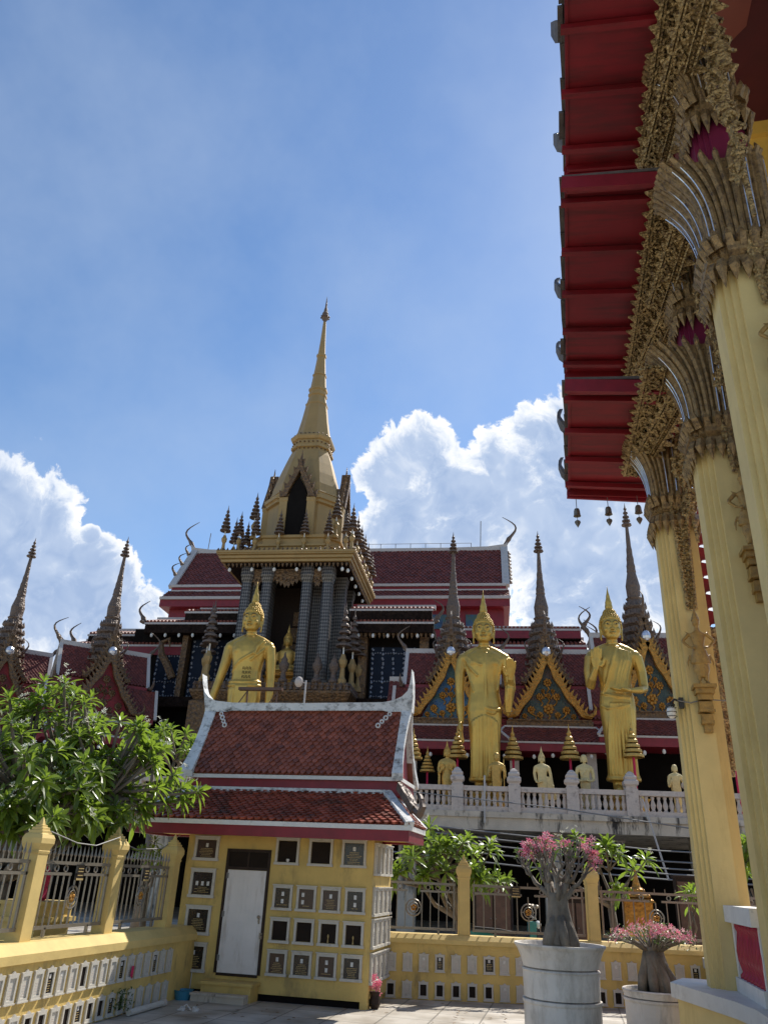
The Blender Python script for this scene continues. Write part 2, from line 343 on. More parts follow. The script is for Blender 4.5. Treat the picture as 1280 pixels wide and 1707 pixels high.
CLOUDS = [(-11.0,29.2,2.5),(-12.8,27.8,2.0),(-8.7,27.2,2.6),(-5.5,26.6,2.8),(-3.0,27.8,2.6),(-0.2,30.1,2.3),(2.3,30.4,2.6),(4.8,29.1,3.0),(-7.5,24.4,4.0),(-2.7,24.7,4.0),(2.1,25.4,4.0),(-11.4,24.3,3.0),(6.7,25.0,4.0),(0.9,21.1,4.0),(5.3,20.4,4.5),(10.8,26.7,5.0),(-41.6,21.7,2.3),(-40.0,20.6,2.4),(-37.6,19.0,2.2),(-39.9,17.9,3.6),(-35.4,18.7,2.0),(-33.9,17.5,2.2),(-32.0,16.1,1.9),(-37.6,15.0,3.2),(-34.6,15.7,2.6),(-42.7,18.1,5.0),(-35.8,21.1,0.6),]
def tile_roof(mb, P0, U, V, ul, vl_, tw, th, keep=None, lift=.028):
    """pointed scale tiles on the slope that starts at P0 (eave, left end), U along the eave, V up the slope"""
    P0 = Vector(P0); U = Vector(U).normalized(); V = Vector(V).normalized(); N = U.cross(V).normalized()
    if N.z < 0: N = -N
    step = th*.5; r = 0
    while r*step < vl_:
        v0 = r*step; off = tw/2 if r % 2 else 0.0; c = 0
        while c*tw+off-tw/2 < ul:
            u0 = c*tw+off
            j = random.uniform(-.006, .006)*tw*6; k = random.uniform(.75, 1.3)
            if keep is None or keep(u0, v0+step*.5):
                def p(u, v, n): 
                    return P0+U*min(max(u, 0), ul)+V*min(v, vl_)+N*n
                h = lift*k; a = tw*.465
                t = [p(u0-a, v0+th, 0), p(u0+a, v0+th, 0), p(u0+a, v0+th*.42, h*.75), p(u0+a*.25, v0+th*.06+j, h), p(u0-a*.25, v0+th*.06+j, h), p(u0-a, v0+th*.42, h*.75)]
                b = [q-N*h for q in t[2:]]
                mb.add(t+b, [(0,5,4,3,2,1), (2,3,7,6), (3,4,8,7), (4,5,9,8)])
            c += 1
        r += 1

def niche(x, z, w, h, y, parent, kind, plq=1, face='front', frame_m=None, bw=.034):
    """memorial niche: raised frame, plaque or painted-dark recess; front faces -Y, side faces +X"""
    def P(a, d, z_): return (a, y-d, z_) if face == 'front' else (y+d, a, z_)
    def slab(mb, a0, a1, d0, d1, z0, z1):
        q0 = P(a0, d0, z0); q1 = P(a1, d1, z1)
        mb.box(min(q0[0],q1[0]), max(q0[0],q1[0]), min(q0[1],q1[1]), max(q0[1],q1[1]), z0, z1)
    f = MB(); x0, x1, z0, z1 = x, x+w, z, z+h
    slab(f, x0, x0+bw, .002, .034, z0+bw, z1-bw); slab(f, x1-bw, x1, .002, .034, z0+bw, z1-bw)
    slab(f, x0, x1, .002, .036, z1-bw, z1); slab(f, x0-.012, x1+.012, .002, .045, z0, z0+bw)
    slab(f, x0-.01, x1+.01, .002, .05, z1, z1+.014)
    fo = f.build('niche_frame', frame_m or white_niche, parent)
    p = MB(); a0, a1, b0, b1 = x0+bw+.004, x1-bw-.004, z0+bw+.004, z1-bw-.004; cx = (a0+a1)/2; iw = a1-a0; ih = b1-b0
    slab(p, a0, a1, .003, .012 if kind != 'open' else .006, b0, b1)
    if kind == 'open':
        p.build('niche_shade', hole_shade, fo)  # flat sheet, coloured dark for the shade of an open niche
        if random.random() < .8:
            it = MB(); k = random.random()
            if k < .4:
                for q in range(2): it.bar(P(cx-.02+q*.035, .02, b0), P(cx+.0+q*.04, .012, b0+ih*.45), .022, .012)
            elif k < .7: it.lathe([(.012,0),(.022,.01),(.026,.04),(.02,.045)], P(cx+.02, .03, b0), 8)
            else:
                it.lathe([(.006,0),(.012,.01),(.005,.05),(.012,.09),(.003,.11)], P(cx, .025, b0), 6)
            it.build('offering', [photo_paper, gilt_text][k > .7], fo)
    else:
        p.build('plaque', (black_plaque if random.random() < .6 else plaque_brown) if kind == 'plaque' else white_niche, fo)
        l = MB(); l.m = 1
        ph = min(.055, ih*.22)
        spots = [(cx, b1-ph*1.35)] if plq == 1 else [(cx-(.0 if plq == 2 else iw*.25), b1-ph*(1.3+1.75*i)) for i in range(2)] if plq in (2, 4) else [(cx+(i-1)*iw*.29, (b0+b1)/2+.0) for i in range(3)]
        if kind == 'plaque':
            for sx, sz in spots: slab(l, sx-ph*.36, sx+ph*.36, .013, .016, sz-ph*.5, sz+ph*.5)
        l.m = 0; low = min(s[1] for s in spots)-ph*.9 if plq != 3 else b0+ih*.32
        zz = low; wd = iw*.36
        while zz > b0+.012:
            ww = wd*random.uniform(.55, 1.1); t = cx-ww
            while t < cx+ww-.006:
                dl = random.uniform(.006, .018); slab(l, t, min(t+dl, cx+ww), .013, .0145, zz-.004, zz+.004); t += dl+.006
            zz -= .021
        l.build('engraving', [gilt_text if kind == 'plaque' else wire_m, photo_paper], fo)
    return fo

def house():
    h = thing('columbarium_house', 'small yellow columbarium house with white door and two-tiered brown tiled roof', 'house', (-4.17,12.6,0))
    FY = 11.79; XL, XR = -5.61, -2.73
    w = MB(); w.box(XL, XR, FY, 13.05, .085, 2.3)
    w.box(XL, XL+.22, FY-.004, FY+.2, -.02, .085); w.box(XR-.1, XR+.003, FY-.004, FY+.2, -.02, .085)
    w.box(XL+.1, XR-.05, FY+.05, 13.0, -.02, .085)
    w.build('wall', yellow_lo, h)
    k = MB(); k.box(XL+.22, XR-.1, FY+.03, FY+.045, 0, .083); k.build('plinth_gap_shade', void_shade, h)  # black strip drawn for the shade in the gap
    s = MB(); s.box(-6.2, -2.16, 11.32, 12.5, 2.09, 2.1); s.build('eave_soffit', ochre, h)
    # skirt roof
    EX0, EX1, EY0, EY1 = -6.35, -2.1, 11.2, 12.45; TX0, TX1, TY0, TY1 = -5.72, -2.62, 12.04, 12.5; ez, tz = 2.27, 2.74
    f = MB()
    for (a, b, z0, z1, o) in ((0, 1, 2.06, 2.2, .012),):
        f.box(EX0+o, EX1-o, EY0+o, EY0+.1, z0, z1); f.box(EX0+o, EX1-o, EY1-.1, EY1-o, z0, z1)
        f.box(EX0+o, EX0+.1, EY0+.1, EY1-.1, z0, z1); f.box(EX1-.1, EX1-o, EY0+.1, EY1-.1, z0, z1)
    f.build('lower_fascia', red, h)
    f = MB(); f.box(EX0-.01, EX1+.01, EY0-.01, EY0+.12, 2.2, 2.262); f.box(EX0-.01, EX1+.01, EY1-.12, EY1, 2.2, 2.262)
    f.box(EX0-.01, EX0+.12, EY0+.12, EY1-.12, 2.2, 2.262); f.box(EX1-.12, EX1+.01, EY0+.12, EY1-.12, 2.2, 2.262)
    f.build('eave_board', white, h)
    r = MB()
    V = Vector((0, TY0-EY0, tz-ez)); vl_ = V.length
    def kp(u, v):
        t = v/vl_; return lerp(0, TX0-EX0, t)-.03 < u < lerp(EX1-EX0, TX1-EX0, t)+.03
    tile_roof(r, (EX0, EY0-.02, ez), (1,0,0), V, EX1-EX0, vl_, .112, .135, kp)
    V2 = Vector((TX1-EX1, 0, tz-ez)); v2 = V2.length
    tile_roof(r, (EX1+.02, EY0, ez), (0,1,0), V2, EY1-EY0, v2, .105, .12, lambda u, v: lerp(0, TY0-EY0, v/v2) < u < lerp(EY1-EY0, TY1-EY0, v/v2))
    V3 = Vector((TX0-EX0, 0, tz-ez))
    tile_roof(r, (EX0-.02, EY0, ez), (0,1,0), V3, EY1-EY0, v2, .105, .12, lambda u, v: lerp(0, TY0-EY0, v/v2) < u < lerp(EY1-EY0, TY1-EY0, v/v2))
    e = [(EX0,EY0,ez-.012),(EX1,EY0,ez-.012),(EX1,EY1,ez-.012),(EX0,EY1,ez-.012),(TX0,TY0,tz-.012),(TX1,TY0,tz-.012),(TX1,TY1,tz-.012),(TX0,TY1,tz-.012)]
    r.add(e, [(0,1,5,4),(1,2,6,5),(2,3,7,6),(3,0,4,7)])
    r.build('lower_roof', tile_low, h)
    c = MB()
    for sx, tx in ((EX0, TX0), (EX1, TX1)):
        for sy, ty in ((EY0, TY0), (EY1, TY1)):
            c.bar((sx, sy, ez+.01), (tx, ty, tz+.03), .13, .07); c.cut()
    c.box(TX0-.05, TX1+.05, TY0-.03, TY0+.05, tz-.01, tz+.06); c.cut()
    c.each('hip_ridge', white_old, h)
    n = MB()
    pth = [(-2.42,12.0,2.86),(-2.25,11.8,2.72),(-2.1,11.55,2.5),(-2.0,11.4,2.42),(-1.95,11.36,2.52),(-1.99,11.4,2.65),(-2.03,11.42,2.72)]
    n.tube(pth, [.05,.06,.06,.06,.055,.04,.008], 6); n.bar((-2.44,11.98,2.86), (-2.12,11.5,2.49), .04, .12)
    for t in range(5): p = vl(pth[0], pth[2], t/4.5); n.lathe([(.035,0),(.02,.05),(.002,.1)], p, 5)
    n.build('naga_finial', grey_orn, h)
    # upper roof
    UX0, UX1, RY = -5.93, -2.4, 12.6; by, bz, rz = 12.0, 2.99, 4.13
    u = MB(); u.box(UX0+.02, UX1-.02, 12.06, 13.14, 2.72, 2.93); u.build('upper_fascia', red, h)
    u = MB(); u.box(UX0, UX1, 12.0, 13.2, 2.93, 2.985); u.build('upper_eave_board', white, h)
    r = MB(); V = Vector((0, RY-by, rz-bz)); L_ = V.length
    tile_roof(r, (UX0+.08, by-.02, bz), (1,0,0), V, UX1-UX0-.16, L_, .105, .13)
    tile_roof(r, (UX0+.08, 2*RY-by+.02, bz), (1,0,0), Vector((0, -(RY-by), rz-bz)), UX1-UX0-.16, L_, .093, .112)
    r.add([(UX0+.03,by,bz),(UX1-.03,by,bz),(UX1-.03,RY,rz),(UX0+.03,RY,rz),(UX0+.03,2*RY-by,bz),(UX1-.03,2*RY-by,bz)], [(0,1,2,3),(3,2,5,4)])
    r.build('upper_roof', tile_up, h)
    g = MB()
    for x in (UX0+.1, UX1-.16): g.add([(x,by+.1,2.95),(x,2*RY-by-.1,2.95),(x,RY,4.0),(x+.06,by+.1,2.95),(x+.06,2*RY-by-.1,2.95),(x+.06,RY,4.0)], [(0,1,2),(3,5,4),(0,3,4,1),(1,4,5,2),(2,5,3,0)]); g.cut()
    g.each('gable', red, h)
    rd = MB()
    top = [(-6.13,4.72),(-6.1,4.54),(-6.04,4.4),(-5.95,4.31),(-5.82,4.25),(-5.5,4.215),(-4.17,4.205),(-2.85,4.215),(-2.66,4.25),(-2.53,4.31),(-2.44,4.4),(-2.4,4.54),(-2.38,4.76),(-2.355,4.55),(-2.35,4.3),(-2.36,4.06),(-2.75,4.06),(-2.85,4.08),(-5.5,4.08),(-5.6,4.06),(-5.98,4.06),(-6.04,4.3)]
    rd.ext(top, (0,.2,0), lambda a, b: (a, RY-.1, b)); rd.build('ridge', white_old, h)
    bb = MB()
    for sg, x0, x1 in ((-1, -6.0, -5.78), (1, -2.53, -2.36)):
        for d in (1, -1):
            ra = []
            for t in (0, .2, .45, .7, .9, 1.0):
                yy = RY-d*(RY-by+.07)*(1-t)-d*.0; zz = lerp(2.93, 4.12, t)+.05*sin(pi*t)*-1
                wo = .05*sin(pi*t); a0 = x0+(wo if sg < 0 else 0); a1 = x1-(wo if sg > 0 else 0)
                ra.append([(a0,yy,zz),(a1,yy,zz),(a1,yy-d*.03,zz+.1),(a0,yy-d*.03,zz+.1)])
            bb.loft(ra); bb.cut()
    bb.each('bargeboard', white_old, h)
    sc = MB()
    for cx, sg in ((-5.66, 1), (-2.66, -1)):
        for q in range(4): sc.ring((cx+sg*(.04+.05*q), RY-.22-.05*q, 3.98-.07*q+.02), .028+.004*(q % 2), .012, 'y', 10, 4)
        sc.cut()
    sc.each('ridge_scroll', white_old, h)
    # door
    d = MB(); d.box(-4.96, -4.92, FY-.02, FY+.02, .3, 1.9); d.box(-4.31, -4.27, FY-.02, FY+.02, .3, 1.9); d.box(-4.92, -4.31, FY-.02, FY+.02, 1.86, 1.9); d.box(-4.92, -4.31, FY-.02, FY+.02, 1.62, 1.66); d.box(-4.63, -4.6, FY-.015, FY+.01, 1.66, 1.86); d.box(-4.92, -4.31, FY-.02, FY+.02, .27, .305)
    d.build('door_frame', wood_dark, h)
    d = MB(); d.box(-4.92, -4.31, FY-.004, FY+.005, 1.66, 1.86); d.build('transom', hole_shade, h)
    d = MB(); d.box(-4.915, -4.315, FY-.014, FY+.012, .305, 1.615)
    for i in (1, 2): d.box(-4.915+.2*i-.002, -4.915+.2*i+.002, FY-.0155, FY-.013, .33, 1.6)
    for z0, z1 in ((.4,.95),(1.05,1.54)):
        for x0, x1 in ((-4.86,-4.64),(-4.59,-4.37)):
            for q in ((x0,x1,z0,z0+.012),(x0,x1,z1-.012,z1),(x0,x0+.012,z0+.012,z1-.012),(x1-.012,x1,z0+.012,z1-.012)): d.box(q[0], q[1], FY-.019, FY-.013, q[2], q[3])
    do = d.build('door', door_paint, h)
    for z in (.45, 1.0, 1.5):
        d = MB(); d.box(-4.925, -4.895, FY-.02, FY-.0145, z, z+.07); d.tube([(-4.922,FY-.022,z-.005),(-4.922,FY-.022,z+.075)], .007, 6); d.build('hinge', wire_m, do)
    d = MB(); d.box(-4.33, -4.29, FY-.026, FY-.0145, .8, .82); d.ring((-4.305,FY-.028,.79), .012, .004, 'y', 10, 4); d.box(-4.322, -4.288, FY-.036, FY-.022, .745, .785); d.build('padlock', steel, do)
    d = MB(); d.lathe([(.012,0),(.02,.01),(.024,.03),(.012,.042)], (0,0,0), 10); d.v = [(-4.36+x, FY-.014-z, 1.02+y) for x, y, z in d.v]; d.box(-4.375, -4.345, FY-.018, FY-.013, .93, 1.0); d.build('door_handle', steel, do)
    st = MB(); st.box(-5.0, -4.28, 11.5, FY+.02, 0, .19); st.box(-5.03, -4.25, 11.47, FY-.001, .19, .225); st.build('doorstep', yellow_lo, h)
    st = MB(); st.box(-5.06, -4.3, 11.33, 11.5, 0, .075); st.box(-5.07, -4.29, 11.31, 11.468, .075, .1); st.build('lower_step', conc, h)
    # memorial niches
    for z, hh in ((1.72,.33), (1.225,.38), (.745,.37), (.285,.36)): niche(-5.49, z, .39, hh, FY, h, 'plaque', 3 if z == 1.225 else 1, bw=.04)
    for x, k in ((-4.2,'open'), (-3.69,'open'), (-3.19,'plaque')): niche(x, 1.71, .36, .36, FY, h, k)
    for row, (z, hh, k) in enumerate(((1.12,.32,'plaque'), (.71,.31,'open'), (.31,.31,'plaque'))):
        for i in range(4): niche(-4.18+i*.358, z, .29, hh, FY, h, k, ((2,4,1,2),(1,)*4,(1,1,2,1))[row][i])
    for z, hh in ((1.62,.42), (1.1,.36), (.7,.36), (.28,.36)):
        for i in range(4): niche(11.84+i*.3, z, .26, hh, XR, h, 'blank', 1, 'side')
    sb = MB(); sb.tube([(-5.28,FY-.012,.3),(-5.285,FY-.012,.1),(-5.27,FY-.015,.02)], .006, 5); sb.build('drain_pipe', white, h)
house()

# ---------------------------------------------------------------- boundary walls with railings
def post_cap(mb, c, w):
    mb.lathe([(w*.5,0),(w*.53,.0),(w*.56,.025),(w*.52,.03),(w*.55,.05),(w*.66,.1),(w*.66,.15),(w*.56,.19),(w*.46,.2),(w*.46,.225),(w*.36,.23),(w*.36,.255),(w*.24,.262),(w*.24,.28),(w*.14,.285),(w*.1,.32),(w*.02,.36)], c, sq=True)
def fence_post(parent, x, y, w, z0, z1):
    m = MB(); m.box(x-w/2, x+w/2, y-w/2, y+w/2, z0, z1); post_cap(m, (x, y, z1), w); return m.build('fence_post', yellow, parent)
def panel(parent, a0, a1, P, z0, z1, n, spear, ax, foot):
    """railing between two posts; P(a, z) -> point"""
    m = MB(); t = .022
    zs = (z1, z1-.11)
    m.bar(P(a0, z0), P(a1, z0), .03, .035); m.bar(P(a0, z1), P(a1, z1), .03, .035)
    mid = (a0+a1)/2; g = .1
    m.bar(P(a0, zs[1]), P(mid-g, zs[1]), .025, .03); m.bar(P(mid+g, zs[1]), P(a1, zs[1]), .025, .03)
    m.bar(P(a0+.02, z0), P(a0+.02, z1), .025); m.bar(P(a1-.02, z0), P(a1-.02, z1), .025)
    for i in range(1, n):
        a = lerp(a0, a1, i/n); near = abs(a-mid) < .04
        if near: continue
        m.bar(P(a, z0), P(a, zs[1]), .014)
        if foot:
            for zz in (z0+.12, zs[1]-.1): m.ball(P(a, zz), .013, n=6, m=4)
    ns = int((a1-a0)/.085) if spear else n
    for i in range(ns+1):
        a = lerp(a0+.03, a1-.03, i/ns)
        p, q = P(a, z1), P(a, z1+.07); m.bar(p, q, .01)
        if spear: m.lathe([(.005,0),(.02,.03),(.012,.06),(.001,.13)], (q[0],q[1],q[2]-.01), 4)
    k = 0
    for i in range(3):
        for sg in (-1, 1):
            a = mid+sg*lerp(.22, (a1-a0)/2-.12, i/2); m.ring(P(a, z1-.055), .032, .009, ax)
    for i in (.2, .8): m.bar(P(lerp(a0,a1,i), z0-.09), P(lerp(a0,a1,i), z0), .03)
    o = m.build('railing_panel', steel, parent)
    e = MB(); zc = (z0+z1)/2-.03; R = .115
    e.ring(P(mid, zc), R, .011, ax, 20); e.ring(P(mid, zc), R*.62, .009, ax, 16)
    for j in range(4):
        t0 = pi/4+pi/2*j+pi/4; e.bar(P(mid+cos(t0)*R*.62, zc+sin(t0)*R*.62), P(mid+cos(t0)*R, zc+sin(t0)*R), .014)
    e.m = 1
    for j in range(5):
        t0 = 2*pi*j/5+.3; q = P(mid+cos(t0)*.03, zc+sin(t0)*.03); e.ball(q, .022, n=6, m=4)
    e.m = 0; e.bar(P(mid, zc+R), P(mid, zs[1]-.02), .016); e.bar(P(mid, z0), P(mid, zc-R), .016)
    e.build('wheel_emblem', [steel, gilt], o)
    return o
def wall_niche(parent, P, a, z, w, h, kind, ax):
    """small niche with a pointed crown on a boundary wall; P(a, d, z) gives a point d in front of the wall"""
    f = MB(); b = .024
    def slab(m, a0, a1, d0, d1, z0, z1):
        q = [P(a_, d_, z_) for a_ in (a0,a1) for d_ in (d0,d1) for z_ in (z0,z1)]
        m.add(q, [(0,1,3,2),(4,6,7,5),(0,4,5,1),(2,3,7,6),(0,2,6,4),(1,5,7,3)])
    slab(f, a, a+b, .001, .022, z, z+h); slab(f, a+w-b, a+w, .001, .022, z, z+h)
    slab(f, a+b, a+w-b, .001, .022, z, z+b); slab(f, a+b, a+w-b, .001, .022, z+h-b, z+h); slab(f, a-.01, a+w+.01, .001, .03, z-.014, z)
    f.ext([(a-.008,z+h),(a+w+.008,z+h),(a+w+.008,z+h+.012),(a+w*.72,z+h+.012),(a+w*.5,z+h+.036),(a+w*.28,z+h+.012),(a-.008,z+h+.012)], Vector(P(0,.022,0))-Vector(P(0,.001,0)), lambda u, v: P(u,.001,v))
    fo = f.build('niche_frame', white_niche, parent)
    p = MB()
    if kind == 'open': slab(p, a+b, a+w-b, .001, .004, z+b, z+h-b); p.build('niche_shade', hole_shade, fo)  # dark sheet in place of the niche's inner shade
    else:
        slab(p, a+b, a+w-b, .001, .009, z+b, z+h-b); p.build('plaque', black_plaque if kind == 'plaque' else white_niche, fo)
        l = MB(); l.m = 1; c = a+w/2
        if kind == 'plaque' or random.random() < .3: slab(l, c-.016, c+.016, .009, .0105, z+h*.66, z+h*.66+.04)
        l.m = 0; zz = z+h*.55
        while zz > z+b+.012:
            ww = (w/2-b)*random.uniform(.4,.75); slab(l, c-ww, c+ww, .009, .0101, zz, zz+.006); zz -= .022
        if l.v: l.build('engraving', [gilt_text if kind == 'plaque' else balu, photo_paper], fo)
    return fo

def left_wall():
    h = thing('boundary_wall', 'yellow boundary wall running along the left side, half in sun, with steel railings between yellow posts', 'wall', (-5.4,8,0))
    X = -5.29
    w = MB(); w.box(-5.6, X, 3, 11.77, 0, .7); w.build('wall', yellow_lo, h)
    c = MB()
    pr = [(X+.03,.69),(X+.03,.77),(X-.08,.86),(-5.72,.86),(-5.72,.69)]
    c.ext(pr, (0,8.78,0), lambda a, b: (a, 3, b)); c.build('coping', yellow, h)
    for y in (4.77, 6.37, 7.96, 9.56, 11.14): fence_post(h, -5.52, y, .18, .855, 1.68)
    P = lambda a, z: (-5.5, a, z)
    for y0, y1 in ((4.88,6.26), (6.48,7.85), (8.07,9.45), (9.67,11.03)): panel(h, y0, y1, P, .97, 1.6, 12, True, 'x', True)
    Q = lambda a, d, z: (X+d, a, z)
    kinds = {5:'plaque', 10:'plaque', 13:'plaque', 17:'open'}; y = 6.4; i = 0
    for i in range(22):
        y = 11.2-i*.207
        if i == 0 or y < 6.6: continue
        k = 21-i
        wall_niche(h, Q, y-.075, .365, .145, .235, {3:'plaque',7:'plaque',11:'open',14:'plaque'}.get(i, 'blank'), 'x')
    for i in range(1, 20):
        y = 11.2-i*.225
        wall_niche(h, Q, y-.075, .03, .15, .2, random.choice(['open','open','blank','blank','plaque']), 'x')
    # a cloth over one niche, plant in one
    cl = MB(); cl.add([(X+.03,10.03,.5),(X+.03,9.96,.5),(X+.035,9.95,.4),(X+.03,10.02,.36),(X+.045,10.0,.47)], [(0,1,4),(1,2,4),(2,3,4),(3,0,4)])
    cl.build('cloth', fabric_r, h)
left_wall()

def right_wall():
    h = thing('boundary_wall', 'yellow boundary wall behind the flower pots, with white niches, two posts and steel railings', 'wall', (0,0,0), FR)
    w = MB(); w.box(-.6, 9.5, 0, .3, 0, .74); w.build('wall', yellow_lo, h)
    c = MB(); pr = [(-.03,.73),(-.03,.79),(.03,.85),(.36,.85),(.36,.73)]
    c.ext(pr, (10.1,0,0), lambda a, b: (-.6, a, b)); c.build('coping', yellow, h)
    for u in (-.55, 1.235, 3.265, 5.3, 7.33): fence_post(h, u, .15, .165, .848, 1.63)
    P = lambda a, z: (a, .15, z)
    for u0, u1 in ((-.2,1.1), (1.37,3.13), (3.4,5.16), (5.44,7.2)): panel(h, u0, u1, P, .92, 1.55, 10, False, 'y', False)
    Q = lambda a, d, z: (a, -d, z)
    for i in range(34):
        k = {3:'plaque', 6:'plaque', 19:'plaque'}.get(i, 'blank')
        wall_niche(h, Q, .05+i*.243, .37, .14 if i != 6 else .17, .21, k, 'y')
    for i in range(34):
        wall_niche(h, Q, .05+i*.243, .03, .14, .19, 'open' if i in (2,3,4,6,13,14,17,20) or random.random() < .3 else 'blank', 'y')
right_wall()

g = MB(); g.add([(-600,-200,0),(600,-200,0),(600,1200,0),(-600,1200,0)], [(0,1,2,3)])
o = solo('ground', g, pave(), None, None, kind='structure')
def chofa(mb, base, d, L, flip=1, th=.09, n=10):
    """curved roof finial: base point, horizontal unit direction d, height L"""
    B = Vector(base); d = Vector(d); u = Vector((0,0,1)); pth = []; R = []
    for i in range(n+1):
        t = i/n
        x = sin(t*pi*1.15)*.34*L*flip*(1-.15*t)+.06*L*flip*t-.12*L*sin(t*pi*2)*flip
        pth.append(B+d*x+u*L*t); R.append(th*(1.0-.88*t)+(.35*th if .12 < t < .3 else 0))
    mb.tube(pth, R, 6)
def flame_edge(mb, p0, p1, bow, w, th, nf, nrm=(0,-1,0), curl=True):
    """carved rake board from apex p0 to foot p1 with flame teeth and an upturned tail"""
    p0 = Vector(p0); p1 = Vector(p1); nr = Vector(nrm); ax = (p1-p0).normalized(); out = ax.cross(nr)
    if out.z < 0: out = -out
    N = 14; cs = []
    for i in range(N+1):
        t = i/N
        cs.append(p0.lerp(p1, t)-out*bow*sin(pi*t)+out*.06*w*sin(t*pi*6))
    rings = []
    for i, c in enumerate(cs):
        ww = w*(.5+.12*sin(i/N*pi*6+1)); rings.append([c-out*ww, c+out*ww, c+out*ww+nr*th, c-out*ww*.9+nr*th])
    mb.loft(rings)
    for k in range(nf):
        t = (k+.5)/nf; c = p0.lerp(p1, t)-out*bow*sin(pi*t)+out*w*.4
        a = c-ax*w*.3; b = c+ax*w*.35; tip = c+out*w*1.0-ax*w*.55
        mb.add([a, b, tip, a+nr*th*1.1, b+nr*th*1.1, tip+nr*th*.7], [(0,1,2),(3,5,4),(0,3,4,1),(1,4,5,2),(2,5,3,0)])
    if curl:
        h = Vector((ax.x, ax.y, 0)).normalized(); q = cs[-1]+nr*th*.5; s = w*1.9
        mb.tube([q-ax*.3*s, q, q+h*.45*s-Vector((0,0,.1*s)), q+h*.85*s+Vector((0,0,.2*s)), q+h*.95*s+Vector((0,0,.65*s)), q+h*.78*s+Vector((0,0,1.05*s))], [w*.45,w*.5,w*.42,w*.3,w*.18,.01], 6)

def tiered_spire(mb, c, prof, sq=True):
    mb.lathe(prof, c, sq=sq)
def stack(z0, z1, r0, r1, n, ov=.12):
    o = []
    for i in range(n):
        a, b = i/n, (i+1)/n; za, zb = lerp(z0,z1,a), lerp(z0,z1,b); ra, rb = lerp(r0,r1,a), lerp(r0,r1,b); h = zb-za
        o += [(ra*.9, za), (ra*(1+ov), za+h*.25), (ra*(1+ov), za+h*.4), (ra*.93, za+h*.5), (rb*.98, zb-h*.05)]
    return o
def chatra_prof(z0, z1, r, n):
    """stack of umbrella tiers narrowing upward"""
    o = [(r*.12, z0)]
    for i in range(n):
        a = z0+(z1-z0)*.86*i/n; h = (z1-z0)*.86/n; rr = r*(1-i/n*.86)
        o += [(rr, a), (rr*.96, a+h*.3), (rr*.45, a+h*.62), (rr*.3, a+h*.98)]
    o += [(r*.07, z0+(z1-z0)*.9), (.004, z1)]
    return o

# ------------------------------------------------ terrace with undercroft
def terrace():
    h = thing('raised_terrace', 'weathered concrete terrace with black streaks, carrying the golden statues above a dark undercroft', 'terrace', (0,28,0), T)
    m = MB(); m.box(-32, 13, 28, 66, 3.25, 3.76); m.build('slab', conc, h)
    m = MB(); m.box(-32, 13, 27.85, 28, 3.58, 3.76); m.box(-32, 13, 27.94, 28, 3.2, 3.58); m.build('edge_beam', conc, h)
    m = MB()
    for x in (-21,-16.5,-12,-7.5,-3,2.0,6.9,11.5): m.box(x-.3, x+.3, 29.2, 29.8, 0, 3.25); m.cut()
    m.each('pier', conc, h)
    m = MB(); m.box(-32, 13, 38, 38.2, 0, 3.25); m.box(-32, -31.8, 28, 38, 0, 3.25); m.build('back_wall', void_shade, h)  # undercroft shade put into the black wall colour
    for x, y in ((-1.7,31),(2.2,31.2),(4.73,33),(7.6,33),(8.2,31)):
        f = MB(); f.box(x-.16, x+.16, y-.7, y+.7, 3.17, 3.24); fo = f.build('ceiling_light', barge_white, h)
        b = MB()
        for dx in (-.07, .07): b.tube([(x+dx,y-.62,3.14),(x+dx,y+.62,3.14)], .03, 6)
        b.build('tube', lamp_white, fo)
terrace()

def balustrade():
    h = thing('stone_balustrade', 'grey stone balustrade with urn balusters and pointed posts along the terrace edge', 'balustrade', (0,28,3.76), T)
    m = MB(); m.box(-17, 13, 27.97, 28.2, 3.762, 3.93); m.build('bottom_rail', balu, h)
    m = MB(); m.box(-17, 13, 27.95, 28.22, 4.42, 4.58); m.build('top_rail', balu, h)
    x0 = -1.2; sp = 1.925
    me = None
    for k in range(-8, 8):
        x = x0+k*sp; m = MB()
        m.lathe([(.2,0),(.2,.86),(.17,.87),(.17,.93),(.235,1.0),(.235,1.1),(.17,1.17),(.19,1.2),(.19,1.25),(.13,1.31),(.13,1.34),(.06,1.41),(.02,1.43)], (x, 28.085, 3.763), sq=True)
        m.build('post', balu, h)
    for k in range(-4, 6):
        for j in range(8):
            x = x0+k*sp+.27+j*(sp-.54)/7
            if me is None:
                m = MB(); m.lathe([(.07,0),(.07,.04),(.045,.06),(.075,.14),(.085,.2),(.05,.33),(.04,.38),(.06,.42),(.06,.5)], (0,0,0), 8); me = m.mesh('baluster', balu, smooth=True)
            o = bpy.data.objects.new('baluster', me); COL.objects.link(o); o.parent = h; o.location = (x, .085, .166)
balustrade()

